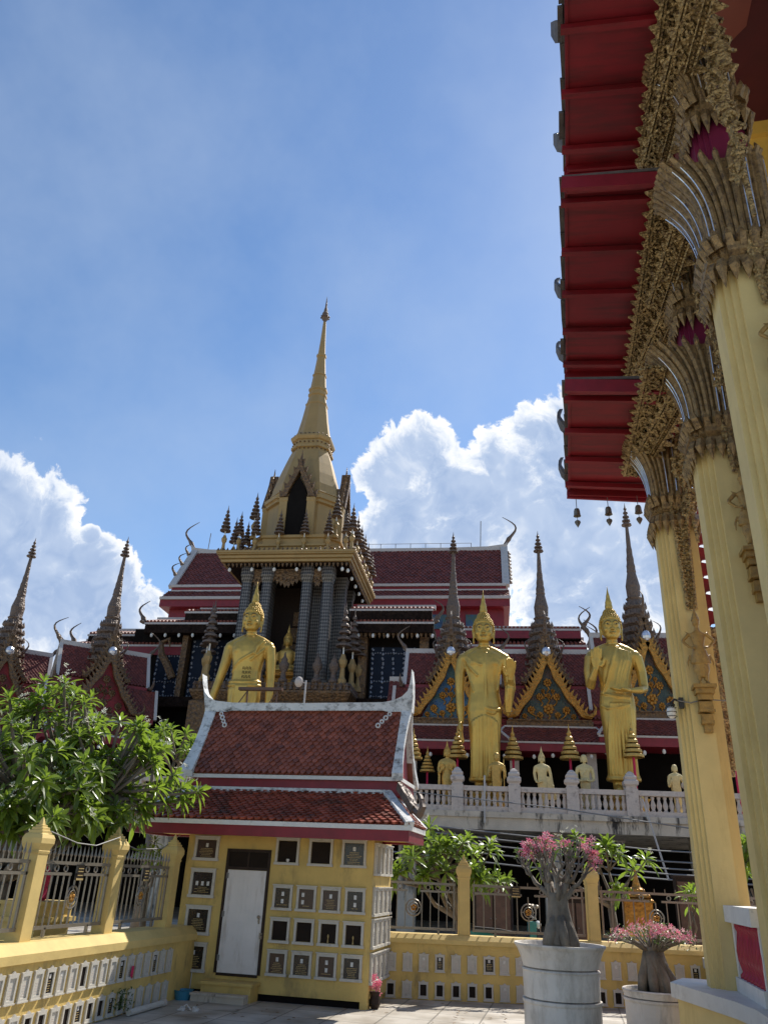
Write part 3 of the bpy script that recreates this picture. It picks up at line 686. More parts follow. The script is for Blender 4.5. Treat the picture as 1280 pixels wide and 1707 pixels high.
# ------------------------------------------------ pavilions with cross gables and needle spires
def pavilion(loc, label, ped, tall=1.0, gm=None):
    gm = gm or gilt
    h = thing('spired_pavilion', label, 'pavilion', loc, T, 'spired pavilions along the gallery', local=True)
    Z = -3.76
    # spire
    m = MB(); k = tall
    zs = lambda z: z+Z
    pr = [(.72, zs(9.6)), (.68, zs(10.3))]+[(r, zs(10.3+(z-10.3)*k)) for r, z in stack(10.3,12.55,.86,.38,6,.14)+[(.32,12.6),(.38,12.7),(.3,12.75),(.33,13.25),(.2,13.85)]]
    m.lathe(pr, (0,0,0), 12)
    for r_ in range(6):
        z = 10.42+.375*r_; rr = .9-.085*r_
        for j in range(14): m.lathe([(.07,0),(.055,.07),(.006,.22)], (rr*cos(2*pi*j/14), rr*sin(2*pi*j/14), zs(10.3+(z-10.3)*k)), 5)
    m.build('spire_base', grey_orn, h)
    m = MB(); top = 17.15
    n1 = [(.2,13.85),(.22,13.9)]+[(r*(1+.14*(i % 2)), z) for i, (r, z) in enumerate([(.2,14.0),(.18,14.15),(.17,14.3),(.15,14.5),(.14,14.65),(.12,14.9),(.11,15.05),(.09,15.4),(.08,15.8),(.06,16.2)])]
    m.lathe([(r, zs(10.3+(z-10.3)*k)) for r, z in n1], (0,0,0), 10)
    m.lathe([(r, zs(10.3+(z-10.3)*k)) for r, z in chatra_prof(16.05, top, .24, 5)], (0,0,0), 10)
    m.build('needle_spire', grey_orn, h)
    m = MB()
    for sx in (-1, 1):
        for sy in (-1, 1):
            chofa(m, (sx*.62, sy*.62, zs(10.7)), (sx*.7, sy*.7, 0), .9, 1, .07); m.cut()
    m.each('corner_flame', grey_orn, h)
    # front gable
    fy = -1.8
    m = MB(); m.add([(-1.25,fy+.14,zs(7.8)),(1.25,fy+.14,zs(7.8)),(0,fy+.14,zs(10.25))], [(0,1,2)]); m.ext([(-1.25,zs(7.75)),(1.25,zs(7.75)),(0,zs(10.25))], (0,.06,0), lambda a, b: (a, fy+.16, b))
    pd = m.build('pediment', ped, h)
    m = MB()
    for x, z, r in ((0,9.35,.16),(-.35,8.75,.14),(.35,8.75,.14),(-.72,8.2,.15),(.72,8.2,.15),(0,8.25,.2),(0,8.8,.1),(-.2,9.0,.08),(.2,9.0,.08),(-1.0,7.95,.1),(1.0,7.95,.1),(-.36,8.0,.12),(.36,8.0,.12)):
        for j in range(7):
            t = 2*pi*j/7; m.ball((x+r*.75*cos(t), fy+.1, zs(z)+r*.75*sin(t)), r*.42, .05, r*.42, 6, 4)
        m.ball((x, fy+.07, zs(z)), r*.42, .07, r*.42, 7, 4)
        m.tube([(x,fy+.1,zs(z-r)),(x*.8+.05,fy+.09,zs(z-r-.12)),(x*.7-.05,fy+.1,zs(z-r-.25))], .03, 5)
    m.build('gilded_flower', gm, pd)
    m = MB(); m.box(-1.75, 1.75, fy-.05, fy+.3, zs(7.5), zs(7.72)); m.box(-1.7, 1.7, fy-.1, fy+.3, zs(7.72), zs(7.78)); m.build('tie_beam', carve_far, h)
    for sx in (-1, 1):
        m = MB(); flame_edge(m, (sx*.02, fy-.02, zs(10.4)), (sx*1.42, fy-.02, zs(7.95)), .14, .26, .16, 13); m.build('bargeboard', gm, h)
        m = MB(); flame_edge(m, (sx*.02, fy+.35, zs(11.45)), (sx*1.0, fy+.35, zs(9.35)), .16, .2, .2, 10, curl=False); m.build('upper_bargeboard', carve_far, h)
        m = MB(); m.add([(sx*.0,fy+.16,zs(10.3)),(sx*1.45,fy+.16,zs(7.9)),(sx*1.45,0,zs(7.9)),(0,0,zs(10.3)),(0,fy+.5,zs(11.1)),(sx*.95,fy+.5,zs(9.2)),(sx*.95,0,zs(9.2)),(0,0,zs(11.1))], [(0,1,2,3),(4,5,6,7)]); m.build('gable_roof', tile_far, h)
    m = MB(); m.ball((0, fy-.02, zs(10.62)), .2, .2, .24, 10, 8); m.build('apex_ball', studs, h)
    m = MB(); chofa(m, (0, fy+.25, zs(11.5)), (0,-1,0), 1.1, 1, .1); m.build('apex_finial', grey_orn, h)
    # transverse roof, two tiers
    m = MB(); r = (-2.05, 2.05)
    for sg in (-1, 1):
        V = Vector((0, -sg*.85, 1.65)); tile_roof(m, (r[0], sg*.95, zs(9.4)), (1,0,0), V, 4.1, V.length, .16, .2, lift=.03)
        V = Vector((0, -sg*.55, 1.35)); tile_roof(m, (-2.45, sg*1.65, zs(7.85)), (1,0,0), V, 4.9, V.length, .16, .2, lift=.03)
    m.add([(r[0],-.9,zs(9.38)),(r[1],-.9,zs(9.38)),(r[1],-.08,zs(11.02)),(r[0],-.08,zs(11.02)),(r[0],.9,zs(9.38)),(r[1],.9,zs(9.38)),(-2.45,-1.6,zs(7.84)),(2.45,-1.6,zs(7.84)),(2.45,-1.06,zs(9.2)),(-2.45,-1.06,zs(9.2)),(-2.45,1.6,zs(7.84)),(2.45,1.6,zs(7.84)),(2.45,1.06,zs(9.2)),(-2.45,1.06,zs(9.2))], [(0,1,2,3),(3,2,5,4),(6,7,8,9),(10,11,12,13),(9,8,12,13)])
    m.build('transverse_roof', tile_far, h)
    m = MB(); m.box(r[0]-.1, r[1]+.1, -.14, .14, zs(10.98), zs(11.22))
    for sx in (-1, 1):
        for sg in (-1, 1):
            m.bar((sx*2.08, sg*.98, zs(9.33)), (sx*2.08, sg*.05, zs(11.1)), .16, .12); m.bar((sx*2.5, sg*1.66, zs(7.8)), (sx*2.5, sg*1.08, zs(9.25)), .14, .12)
    m.build('ridge_and_verge', barge_white, h)
    m = MB(); m.box(r[0], r[1], -1.02, 1.02, zs(9.18), zs(9.36)); m.box(-2.42, 2.42, -1.7, 1.7, zs(7.58), zs(7.8)); m.build('red_fascia', red, h)
    m = MB()
    for sx in (-1, 1):
        chofa(m, (sx*2.1, 0, zs(11.1)), (sx,0,0), 1.25, 1, .1); m.cut()
        m.add([(sx*2.0,-.85,zs(9.4)),(sx*2.0,.85,zs(9.4)),(sx*2.0,0,zs(11))], [(0,1,2)]); m.cut()
        for sg in (-1, 1): m.tube([(sx*2.12,sg*.95,zs(9.35)),(sx*2.2,sg*1.15,zs(9.3)),(sx*2.25,sg*1.3,zs(9.5)),(sx*2.25,sg*1.3,zs(9.8))], [.09,.09,.06,.01], 6); m.cut()
    m.each('roof_finial', grey_orn, h)
    # skirt roof, fascia, interior
    m = MB(); V = Vector((0, 1.0, .72)); tile_roof(m, (-2.4, -2.95, zs(6.72)), (1,0,0), V, 4.8, V.length, .2, .22, lambda u, v: .55*v/V.length < u < 4.8-.55*v/V.length, lift=.03)
    m.add([(-2.4,-2.93,zs(6.7)),(2.4,-2.93,zs(6.7)),(1.8,-1.9,zs(7.42)),(-1.8,-1.9,zs(7.42)),(-2.4,-1.2,zs(6.7)),(2.4,-1.2,zs(6.7)),(1.8,-1.2,zs(7.42)),(-1.8,-1.2,zs(7.42))], [(0,1,2,3),(1,5,6,2),(0,3,7,4)])
    m.build('skirt_roof', tile_far, h)
    m = MB(); m.box(-1.85, 1.85, -1.98, -1.86, zs(7.4), zs(7.5)); m.bar((1.82,-1.9,zs(7.46)), (2.45,-2.98,zs(6.74)), .1, .08); m.bar((-1.82,-1.9,zs(7.46)), (-2.45,-2.98,zs(6.74)), .1, .08); m.box(-2.45, 2.45, -3.03, -2.93, zs(6.64), zs(6.71)); m.build('skirt_edge', barge_white, h)
    m = MB(); m.box(-2.42, 2.42, -3.0, -1.3, zs(6.34), zs(6.64)); m.build('skirt_fascia', red, h)
    m = MB()
    for sx in (-1.5, 1.5): m.box(sx-.18, sx+.18, -2.6, -2.25, 0, zs(6.34)); m.cut()
    m.each('column', balu, h)
    m = MB(); m.box(-2.6, 2.6, 1.5, 1.7, 0, zs(7.6)); m.box(-2.6, 2.6, -.2, -.1, zs(6.3), zs(7.6)); m.build('shade_wall', void_shade, h)  # black sheets for the shade inside the pavilion
    m = MB()
    for i in range(7): m.ball((-2.2+i*.73, -2.9, zs(6.14+.06*(i % 2))), .07, .07, .09, 6, 5); m.cut()
    m.each('bulb', lamp_white, h)
    return h
pv = pavilion((-1.7,34.8,3.76), 'spired pavilion with blue mosaic gable, behind the walking gold statue in the middle', gable_m)
pv2 = pavilion((2.37,34.8,3.76), 'spired pavilion with dark green mosaic gable, between the middle and the right gold statues', gable_g)
dup(pv2, (6.6,34.9,3.76), T, 'spired pavilion behind the right gold statue, its needle rising to the wind bells', scale=(1,1,1.11))
pv3 = pavilion((-18.6,34.8,3.76), 'spired pavilion left of the great hall, above the right half of the tree', red_dark, 1.0, carve_far)
pv3.rotation_euler.z += radians(38)
dup(pv3, (-23.8,34.8,3.76), T, 'leftmost spired pavilion, half outside the picture above the tree', rz=radians(38))

# ------------------------------------------------ great hall roof behind the tower
def great_hall():
    h = thing('great_hall', 'long hall with tiered maroon tile roof and white ridge, behind the golden tower', 'temple hall', (-11,54,3.76), T)
    XL, XR = -23.0, 1.15; RY = 54; rz, ey, ez = 24.3, 50.9, 20.3
    m = MB(); V = Vector((0, RY-ey, rz-ez)); tile_roof(m, (XL, ey, ez), (1,0,0), V, XR-XL, V.length, .3, .42, lift=.06)
    m.add([(XL,ey,ez-.05),(XR,ey,ez-.05),(XR,RY,rz-.05),(XL,RY,rz-.05),(XL,2*RY-ey,ez),(XR,2*RY-ey,ez)], [(0,1,2,3),(3,2,5,4)]); m.build('upper_roof', tile_far, h)
    m = MB(); m.ext([(XL-.4,rz+.65),(XL-.1,rz+.3),(XL+1.2,rz+.12),(XL+4,rz+.05),(XR-4,rz+.05),(XR-1.2,rz+.12),(XR+.1,rz+.3),(XR+.25,rz+.5),(XR+.2,rz-.3),(XR-2,rz-.4),(XL+2,rz-.4),(XL-.2,rz-.3)], (0,.4,0), lambda a, b: (a, RY-.2, b)); m.build('ridge', barge_white, h)
    for x in (XL, XR):
        for d in (1, -1):
            m = MB(); m.bar((x, RY-d*(RY-ey+.15), ez-.15), (x, RY, rz+.1), .5, .3); m.build('verge', barge_white, h)
    m = MB(); m.add([(XR-.05,ey,ez-.3),(XR-.05,2*RY-ey,ez-.3),(XR-.05,RY,rz)], [(0,1,2)]); m.add([(XL+.05,ey,ez-.3),(XL+.05,2*RY-ey,ez-.3),(XL+.05,RY,rz)], [(0,1,2)]); m.build('gable_wall', red, h)
    e2y, e2z = 49.7, 19.0
    m = MB(); m.box(XL, XR, 50.75, 57, 19.9, 20.2); m.box(XL-.2, XR+.2, 49.6, 58, 18.3, 18.9); m.build('fascia', red, h)
    m = MB(); m.box(XL, XR+.02, 50.6, 50.75, 20.12, 20.3); m.box(XL, XR+.02, 50.65, 50.75, 19.75, 19.9); m.box(XL-.2, XR+.25, 49.45, 49.6, 18.8, 19.0); m.build('white_edge', barge_white, h)
    m = MB(); V = Vector((0, 1.0, .8)); tile_roof(m, (XL-.2, e2y, e2z), (1,0,0), V, XR-XL+.4, V.length, .3, .42, lift=.06); m.add([(XL-.2,e2y,e2z-.05),(XR+.2,e2y,e2z-.05),(XR+.2,50.8,19.85),(XL-.2,50.8,19.85)], [(0,1,2,3)]); m.build('lower_roof', tile_far, h)
    m = MB(); m.box(XL+.3, XR-.2, 50.3, 57, 3.76, 18.3); m.build('wall', red, h)
    m = MB()
    for x in (-1.0, -3.3, -5.6): m.box(x-.6, x+.6, 50.2, 50.3, 16.9, 17.9)
    m.build('painted_panel', gable_m, h)
    for x, s in ((XL-.2, -1), (XR+.1, 1)):
        m = MB(); chofa(m, (x, RY, rz+.3), (s,0,0), 2.3, 1 if s > 0 else 1, .16); m.build('ridge_finial', grey_orn, h)
    for d in range(3):
        t = (d+.8)/3.4
        for x, s in ((XL, -1), (XR, 1)):
            m = MB(); p = vl((x,ey,ez), (x,RY,rz), t)
            if s < 0: chofa(m, (p.x-.15,p.y,p.z), (-.8,-.6,0), 1.2, 1, .14)
            else:
                for q in range(3): m.lathe([(.2,0),(.14,.12),(.02,.3)], (p.x+.3,p.y-.3*q,p.z-.4*q), 5)
            m.build('verge_finial', grey_orn, h)
    m = MB()
    for x, L_ in ((-.6, 2.3), (-22, 1.6)): m.tube([(x,RY,rz),(x+.05,RY,rz+L_)], .035, 5); m.cut()
    for i in range(9): m.tube([(-10.5+i*1.15,RY,rz),(-10.5+i*1.15,RY,rz+.5)], .025, 4)
    m.tube([(-10.5,RY,rz+.48),(-1.3,RY,rz+.48)], .02, 4); m.cut(); m.each('lightning_rod', wire_m, h)
great_hall()

# ------------------------------------------------ golden tower
TC = (-10.46, 39.6)
def octa(r): 
    k = tan(pi/8); return [(r,-r*k),(r,r*k),(r*k,r),(-r*k,r),(-r,r*k),(-r,-r*k),(-r*k,-r),(r*k,-r)]
OC = octa(1.0)
def cut_square(c):     # square with clipped corners
    a = 1-c; return [(1,-a),(1,a),(a,1),(-a,1),(-1,a),(-1,-a),(-a,-1),(a,-1)]
def tower():
    cx, cy = TC
    h = thing('spired_tower', 'tall golden spired tower on mirror mosaic columns, rising over the middle of the temple', 'tower', (cx,cy,3.76), T)
    O = (cx, cy, 0)
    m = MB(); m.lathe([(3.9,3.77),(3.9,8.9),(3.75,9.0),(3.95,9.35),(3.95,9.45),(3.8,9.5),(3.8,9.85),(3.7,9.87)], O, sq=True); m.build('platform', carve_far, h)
    m = MB()
    for i in range(26):
        x = cx-3.75+i*.3; m.lathe([(.09,0),(.06,.15),(.1,.22),(.01,.36)], (x, cy-3.86, 9.5), 5)
    for i in range(26): m.lathe([(.09,0),(.06,.15),(.1,.22),(.01,.36)], (cx+3.86, cy-3.7+i*.3, 9.5), 5)
    m.build('lotus_border', grey_orn, h)['kind'] = 'stuff'
    for sy in (-2.6, 2.6):
        for x in (-2.15, -1.05, 1.08, 2.18):
            m = MB(); m.plan([(1,-.7),(1,.7),(.85,.7),(.85,.85),(.7,.85),(.7,1),(-.7,1),(-.7,.85),(-.85,.85),(-.85,.7),(-1,.7),(-1,-.7),(-.85,-.7),(-.85,-.85),(-.7,-.85),(-.7,-1),(.7,-1),(.7,-.85),(.85,-.85),(.85,-.7)], [(.34,9.87),(.34,10.2),(.27,10.25),(.25,15.3),(.34,15.7),(.34,16.18)], (cx+x, cy+sy, 0)); m.build('column', mosaic_col, h)
    for sx in (-2.6, 2.6):
        for y in (-1.05, 1.05):
            m = MB(); m.lathe([(.3,9.87),(.25,10.2),(.25,15.5),(.34,16.1)], (cx+sx, cy+y, 0), sq=True); m.build('column', mosaic_col, h)
    m = MB(); m.box(cx-1.6, cx+1.6, cy+.2, cy+1.6, 9.87, 16.05); m.build('inner_core', wood_dark, h)
    for x, y in ((-1.3,-1.2),(1.35,-1.2),(-2.3,-1.0),(2.35,-1.0)):
        m = MB(); m.lathe([(.28,9.87),(.22,10.2),(.22,15.5),(.3,16.05)], (cx+x, cy+y, 0), sq=True); m.build('inner_column', mosaic_col, h)
    m = MB()
    for i in range(5): m.box(cx-1.2+.25*i, cx+1.2-.25*i, cy+.1-.02*i, cy+.2, 10.2+.9*i, 11.0+.9*i)
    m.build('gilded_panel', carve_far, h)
    # lace pelmets between the columns
    for a, b in ((-2.0,-1.2), (-.85,.85), (1.25,2.0)):
        m = MB(); n = 4 if b-a < 1 else 8
        for k, z1, dep in ((0, 16.05, .75), (1, 16.05, .45)):
            pts = [(a,z1),(b,z1)]
            for i in range(n*2+1):
                t = i/(n*2); mid = 1-abs(2*t-1); pts.append((b-(b-a)*t, z1-dep*(.55+.6*mid)-(.22 if i % 2 else 0)))
            m.ext(pts, (0,.05,0), lambda x, z: (cx+x, cy-2.72-.06*k, z))
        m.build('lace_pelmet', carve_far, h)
    m = MB(); m.lathe([(3.3,16.2),(3.46,16.22),(3.48,16.34),(3.44,16.36),(3.56,16.4),(3.58,16.52),(3.54,16.54),(3.66,16.58),(3.66,16.64),(3.7,16.66),(3.7,16.78),(2.9,16.8)], O, sq=True); m.build('cornice', spire_m, h)
    m = MB()
    for i in range(30):
        t = -3.6+i*.248
        for p in ((cx+t,cy-3.66), (cx+t,cy+3.66), (cx-3.66,cy+t), (cx+3.66,cy+t)): m.lathe([(.07,0),(.05,.07),(.005,.17)], (p[0],p[1],16.77), 5)
        for p in ((cx+t*.9,cy-3.4), (cx+3.4,cy+t*.9)): m.lathe([(.01,-.2),(.06,-.08),(.07,0)], (p[0],p[1],16.12), 5)
    m.build('lotus_border', carve_far, h)['kind'] = 'stuff'
    m = MB(); m.lathe([(3.32,16.19),(3.32,16.205)], O, sq=True); m.build('eave_soffit', eave_shade, h)  # thin dark sheet paints the shade under the cornice
    m = MB()
    for i in range(6):
        t = -3.0+i*1.2
        for p in ((cx+t,cy-3.25), (cx+3.25,cy+t)): m.ball((p[0],p[1],15.85), .09, .09, .12, 6, 5); m.cut()
    m.each('bulb', lamp_white, h)
    CS = cut_square(.42)
    m = MB(); m.plan(cut_square(.3), [(2.75,16.8),(2.75,17.05),(2.55,17.1),(2.55,17.4),(2.65,17.45),(2.65,17.55),(2.4,17.6),(2.4,17.95),(2.5,18.0),(2.5,18.15),(2.2,18.16)], O); m.build('stepped_base', spire_m, h)
    m = MB(); m.plan(CS, [(1.95,18.15),(1.95,20.3),(2.1,20.35),(2.1,20.5),(2.2,20.55),(2.2,20.75),(2.05,20.8)], O); m.build('drum', spire_m, h)
    m = MB(); m.plan(CS, [(2.0,20.8),(1.99,20.92),(1.93,20.94),(1.93,21.04),(1.97,21.06),(1.95,21.14),(1.9,21.18),(1.82,21.7),(1.62,22.5),(1.4,23.3),(1.2,24.0),(1.05,24.45)], O); m.build('bell', spire_m, h)
    m = MB(); m.plan(CS, [(1.05,24.45),(1.16,24.5),(1.16,24.65),(1.06,24.7),(1.06,25.0),(1.15,25.05),(1.22,25.2),(1.22,25.3),(1.05,25.42)], O); m.build('collar', spire_m, h)
    m = MB()
    for z, r in ((24.4,1.08),(24.85,1.1),(25.42,1.1)):
        for j in range(28):
            a = 2*pi*j/28; k = min(1/max(abs(cos(a)),.01), 1/max(abs(sin(a)),.01), 1.58/(abs(cos(a))+abs(sin(a)))); m.ball((cx+r*k*cos(a), cy+r*k*sin(a), z), .055, n=5, m=4)
    m.build('bead_rows', carve_far, h)['kind'] = 'stuff'
    m = MB(); m.plan(OC, [(1.08,25.4),(1.0,25.55),(.78,26.8),(.63,27.9),(.66,27.93),(.66,28.03),(.6,28.06),(.5,28.6)], O); m.build('upper_cone', spire_m, h)
    m = MB(); m.plan(OC, [(.5,28.6),(.56,28.65),(.56,28.8),(.5,28.85),(.5,29.0),(.56,29.05),(.56,29.2),(.47,29.25)], O); m.build('collar', spire_m, h)
    m = MB(); m.plan(OC, [(.47,29.25),(.38,30.2),(.42,30.22),(.42,30.32),(.36,30.34),(.28,31.3),(.25,31.7),(.3,31.75),(.3,31.9),(.22,31.95),(.16,33.0),(.09,34.6)], O); m.build('needle', spire_m, h)
    m = MB(); m.lathe([(.06,34.5),(.1,34.7),(.24,34.95),(.26,35.1),(.2,35.2),(.22,35.3),(.12,35.5),(.13,35.6),(.06,35.9),(.07,36.0),(.005,36.8)], O, 10)
    for j in range(8): m.ball((cx+.27*cos(pi*j/4), cy+.27*sin(pi*j/4), 35.0), .07, n=5, m=4)
    m.build('crown_finial', grey_orn, h)
    # four arched niches with flame gables on the drum
    for j in range(4):
        a = pi/2*j; ca, sa = cos(a), sin(a)
        R = lambda x, y, z: (cx+x*ca+y*sa, cy+x*sa-y*ca, z)   # y outward from the drum
        m = MB()
        for sx in (-1, 1):
            pr = [(.85,18.15),(.85,20.25),(.95,20.3),(.95,20.5),(.8,20.52)]
            m.loft([[R(sx*(.78)+dx*r*.26, 2.12+dy*r*.26, z) for dx, dy in ((-1,-1.6),(1,-1.6),(1,1),(-1,1))] for r, z in pr])
        fo = m.build('niche', spire_m, h)
        m = MB(); m.ext([(-.55,18.2),(.55,18.2),(.55,20.5),(.38,21.1),(.18,21.5),(0,21.8),(-.18,21.5),(-.38,21.1),(-.55,20.5)], Vector(R(0,2.27,0))-Vector(R(0,1.6,0)), lambda x, z: R(x, 1.62, z)); m.build('opening_shade', void_shade, fo)  # black block painted in for the shade of the arch
        m = MB()
        arc = [(1.0,20.5),(.78,21.0),(.55,21.5),(.32,22.0),(.12,22.5),(0,23.1)]; inn = [(.62,20.55),(.5,20.95),(.36,21.3),(.2,21.65),(.06,22.0),(0,22.2)]
        for sx in (-1, 1):
            for i in range(5):
                q = [arc[i], arc[i+1], inn[i+1], inn[i]]
                m.ext([(sx*x, z) for x, z in q], Vector(R(0,2.42,0))-Vector(R(0,1.6 if i < 3 else 1.9,0)), lambda x, z, i=i: R(x, 1.62 if i < 3 else 1.92, z))
                px, pz = arc[i]; b = [R(sx*(px+.02),2.3,pz), R(sx*(px-.16),2.3,pz+.34), R(sx*(px+.1),2.3,pz+.5), R(sx*(px+.02),2.1,pz), R(sx*(px-.16),2.1,pz+.34), R(sx*(px+.1),2.2,pz+.5)]
                m.add(b, [(0,1,2),(3,5,4),(0,3,4,1),(1,4,5,2),(2,5,3,0)])
        p = R(0,2.2,22.6); m.lathe([(.14,0),(.08,.3),(.01,1.0)], p, 6)
        m.build('flame_gable', carve_far, fo)
    return h
tower()
# small tiered umbrellas on baluster posts round the tower
def roof_umbrella(loc, label, s=1.0):
    h = thing('tiered_umbrella', label, 'ceremonial umbrella', loc, T, 'tiered umbrellas round the tower', local=True)
    m = MB(); m.lathe([(.16,0),(.16,.12),(.1,.2),(.08,.5),(.14,.62),(.16,.75),(.1,.85),(.07,.95)], (0,0,0), 8); m.build('pedestal_post', spire_m, h)
    m = MB(); m.tube([(0,0,.9),(0,0,1.3)], .03, 6); m.build('stem', lamp_white, h)
    m = MB(); m.lathe(chatra_prof(1.2, 2.75, .3, 6), (0,0,0), 10); m.build('canopy', grey_orn, h)
    for j in range(8): pass
    return h
cx, cy = TC
ru = roof_umbrella((cx-3.45,cy-3.45,16.78), 'grey tiered umbrella on the front left corner of the golden tower cornice')
spots = [((cx+3.45,cy-3.45), 'the front right corner of the tower cornice'), ((cx-3.45,cy+3.45), 'the rear left corner of the tower cornice'), ((cx+3.45,cy+3.45), 'the rear right corner of the tower cornice')]
for p, w in spots: dup(ru, (p[0],p[1],16.78), T, 'grey tiered umbrella on '+w)
nth = ('nearest', 'second nearest', 'second farthest', 'farthest')
for i, t in enumerate((-1.9,-.65,.65,1.9)):
    dup(ru, (cx-3.45,cy+t,16.78), T, 'grey tiered umbrella, left tower cornice, %s of its row' % nth[i])
    dup(ru, (cx+3.45,cy+t,16.78), T, 'grey tiered umbrella on the right tower cornice, %s of its row' % nth[i])
for i, t in enumerate((-2.0,-.7,.7,2.0)):
    dup(ru, (cx+t,cy-2.7,17.0), T, 'short grey tiered umbrella before the front drum face, %s' % ('leftmost','left of the doorway','right of the doorway','rightmost')[i], scale=.95)
for i, t in enumerate((-2.6,-1.3,0,1.3)):
    dup(ru, (cx-2.95,cy+t,17.1), T, 'inner grey tiered umbrella, left side of the tower, %s of its row' % nth[i], scale=.9)
    dup(ru, (cx+2.95,cy+t,17.1), T, 'inner grey tiered umbrella, right side of the tower, %s of its row' % nth[i], scale=.9)
for i, (a, b) in enumerate(((-2.3,-2.3),(2.3,-2.3),(-2.3,2.3),(2.3,2.3))):
    dup(ru, (cx+a,cy+b,18.0), T, 'upper tiered umbrella by the %s corner of the tower drum' % ('front left','front right','rear left','rear right')[i], scale=1.05)
# umbrellas and urn posts on the tower platform
for i, (x, y, z, w) in enumerate(((3.4,-3.5,9.87,'front right corner of the tower platform'), (3.7,-2.6,9.87,'right platform edge, just behind the corner'), (3.9,-1.7,9.87,'right platform edge, third from the corner'), (-3.5,-3.5,9.87,'left platform corner by the bare-chested statue'), (-3.9,-2.2,9.87,'left platform edge beside the studded doors'), (-3.2,-4.0,9.87,'front platform edge behind the bare-chested statue'))):
    dup(ru, (cx+x,cy+y,z), T, 'tall grey tiered umbrella on the '+w, scale=(1.35,1.35,1.5))
def urn(loc, label):
    m = MB(); m.lathe([(.24,0),(.24,.15),(.15,.22),(.12,.5),(.24,.72),(.26,.9),(.15,1.05),(.18,1.12),(.08,1.25),(.02,1.5)], (0,0,0), 8)
    return solo('urn_post', m, grey_orn, label, 'urn post', loc, T, 'urn posts on the tower platform', smooth=True, local=True)
up = urn((cx+.55,cy-3.65,9.86), 'grey urn post on the platform edge before the dark tower opening')
for x, y, w in ((2.2,-3.65,'right of the tower opening'), (3.0,-3.6,'between the tower columns and the corner umbrella'), (-.6,-3.65,'at the shoulder of the gold statue')):
    dup(up, (cx+x,cy+y,9.86), T, 'grey urn post on the platform edge '+w)

# ------------------------------------------------ wings with studded doors
def eave_roof(h, x0, x1, yf, yb, ze, zt, horn=None):
    """low roof with round tile ends, white edge line and shade-coloured boards under it"""
    m = MB(); n = int((x1-x0)/.2)
    for i in range(n):
        x = x0+(i+.5)*(x1-x0)/n; m.tube([(x,yf-.05,ze+.06),(x,yb,zt+.06)], .085, 6)
    m.add([(x0,yf,ze),(x1,yf,ze),(x1,yb,zt),(x0,yb,zt)], [(0,1,2,3)]); m.build('tile_roof', tile_far, h)
    m = MB(); m.box(x0-.05, x1+.05, yf-.1, yf, ze-.1, ze); m.build('white_edge', barge_white, h)
    m = MB(); m.box(x0-.03, x1+.03, yb-.1, yb+.2, zt-.02, zt+.22); m.build('ridge', barge_white, h)
    m = MB(); m.box(x0, x1, yf-.05, yf+.4, ze-.55, ze-.1); m.build('fascia', eave_shade, h)
    for x, s in horn or []:
        m = MB(); chofa(m, (x, yf+.1, ze+.05), (s,0,0), 1.2, 1, .12)
        m.tube([(x,yf,ze),(x+s*.2,yf-.05,ze+.1)], .1, 6); m.build('roof_finial', grey_orn, h)
def studded_door(h, x0, x1, y, z0, z1, nc):
    m = MB(); m.box(x0, x1, y, y+.1, z0, z1); d = m.build('studded_door', door_blue, h)
    m = MB()
    for i in range(nc+1):
        x = lerp(x0+.1, x1-.1, i/nc); n = 11
        for j in range(n):
            z = lerp(z0+.1, z1-.1, j/(n-1))
            for q in range(2): m.lathe([(.0,-.07),(.065,0),(.0,.07)], (x+random.uniform(-.03,.03), y-.03, z+random.uniform(-.06,.06)), 4)
    for z in (z0+.12, lerp(z0,z1,.34), lerp(z0,z1,.88)):
        for k in range(nc*4+1):
            m.lathe([(.0,-.05),(.055,0),(.0,.05)], (lerp(x0+.1,x1-.1,k/(nc*4)), y-.03, z+random.uniform(-.02,.02)), 4)
    m.build('mirror_stud', studs, d)
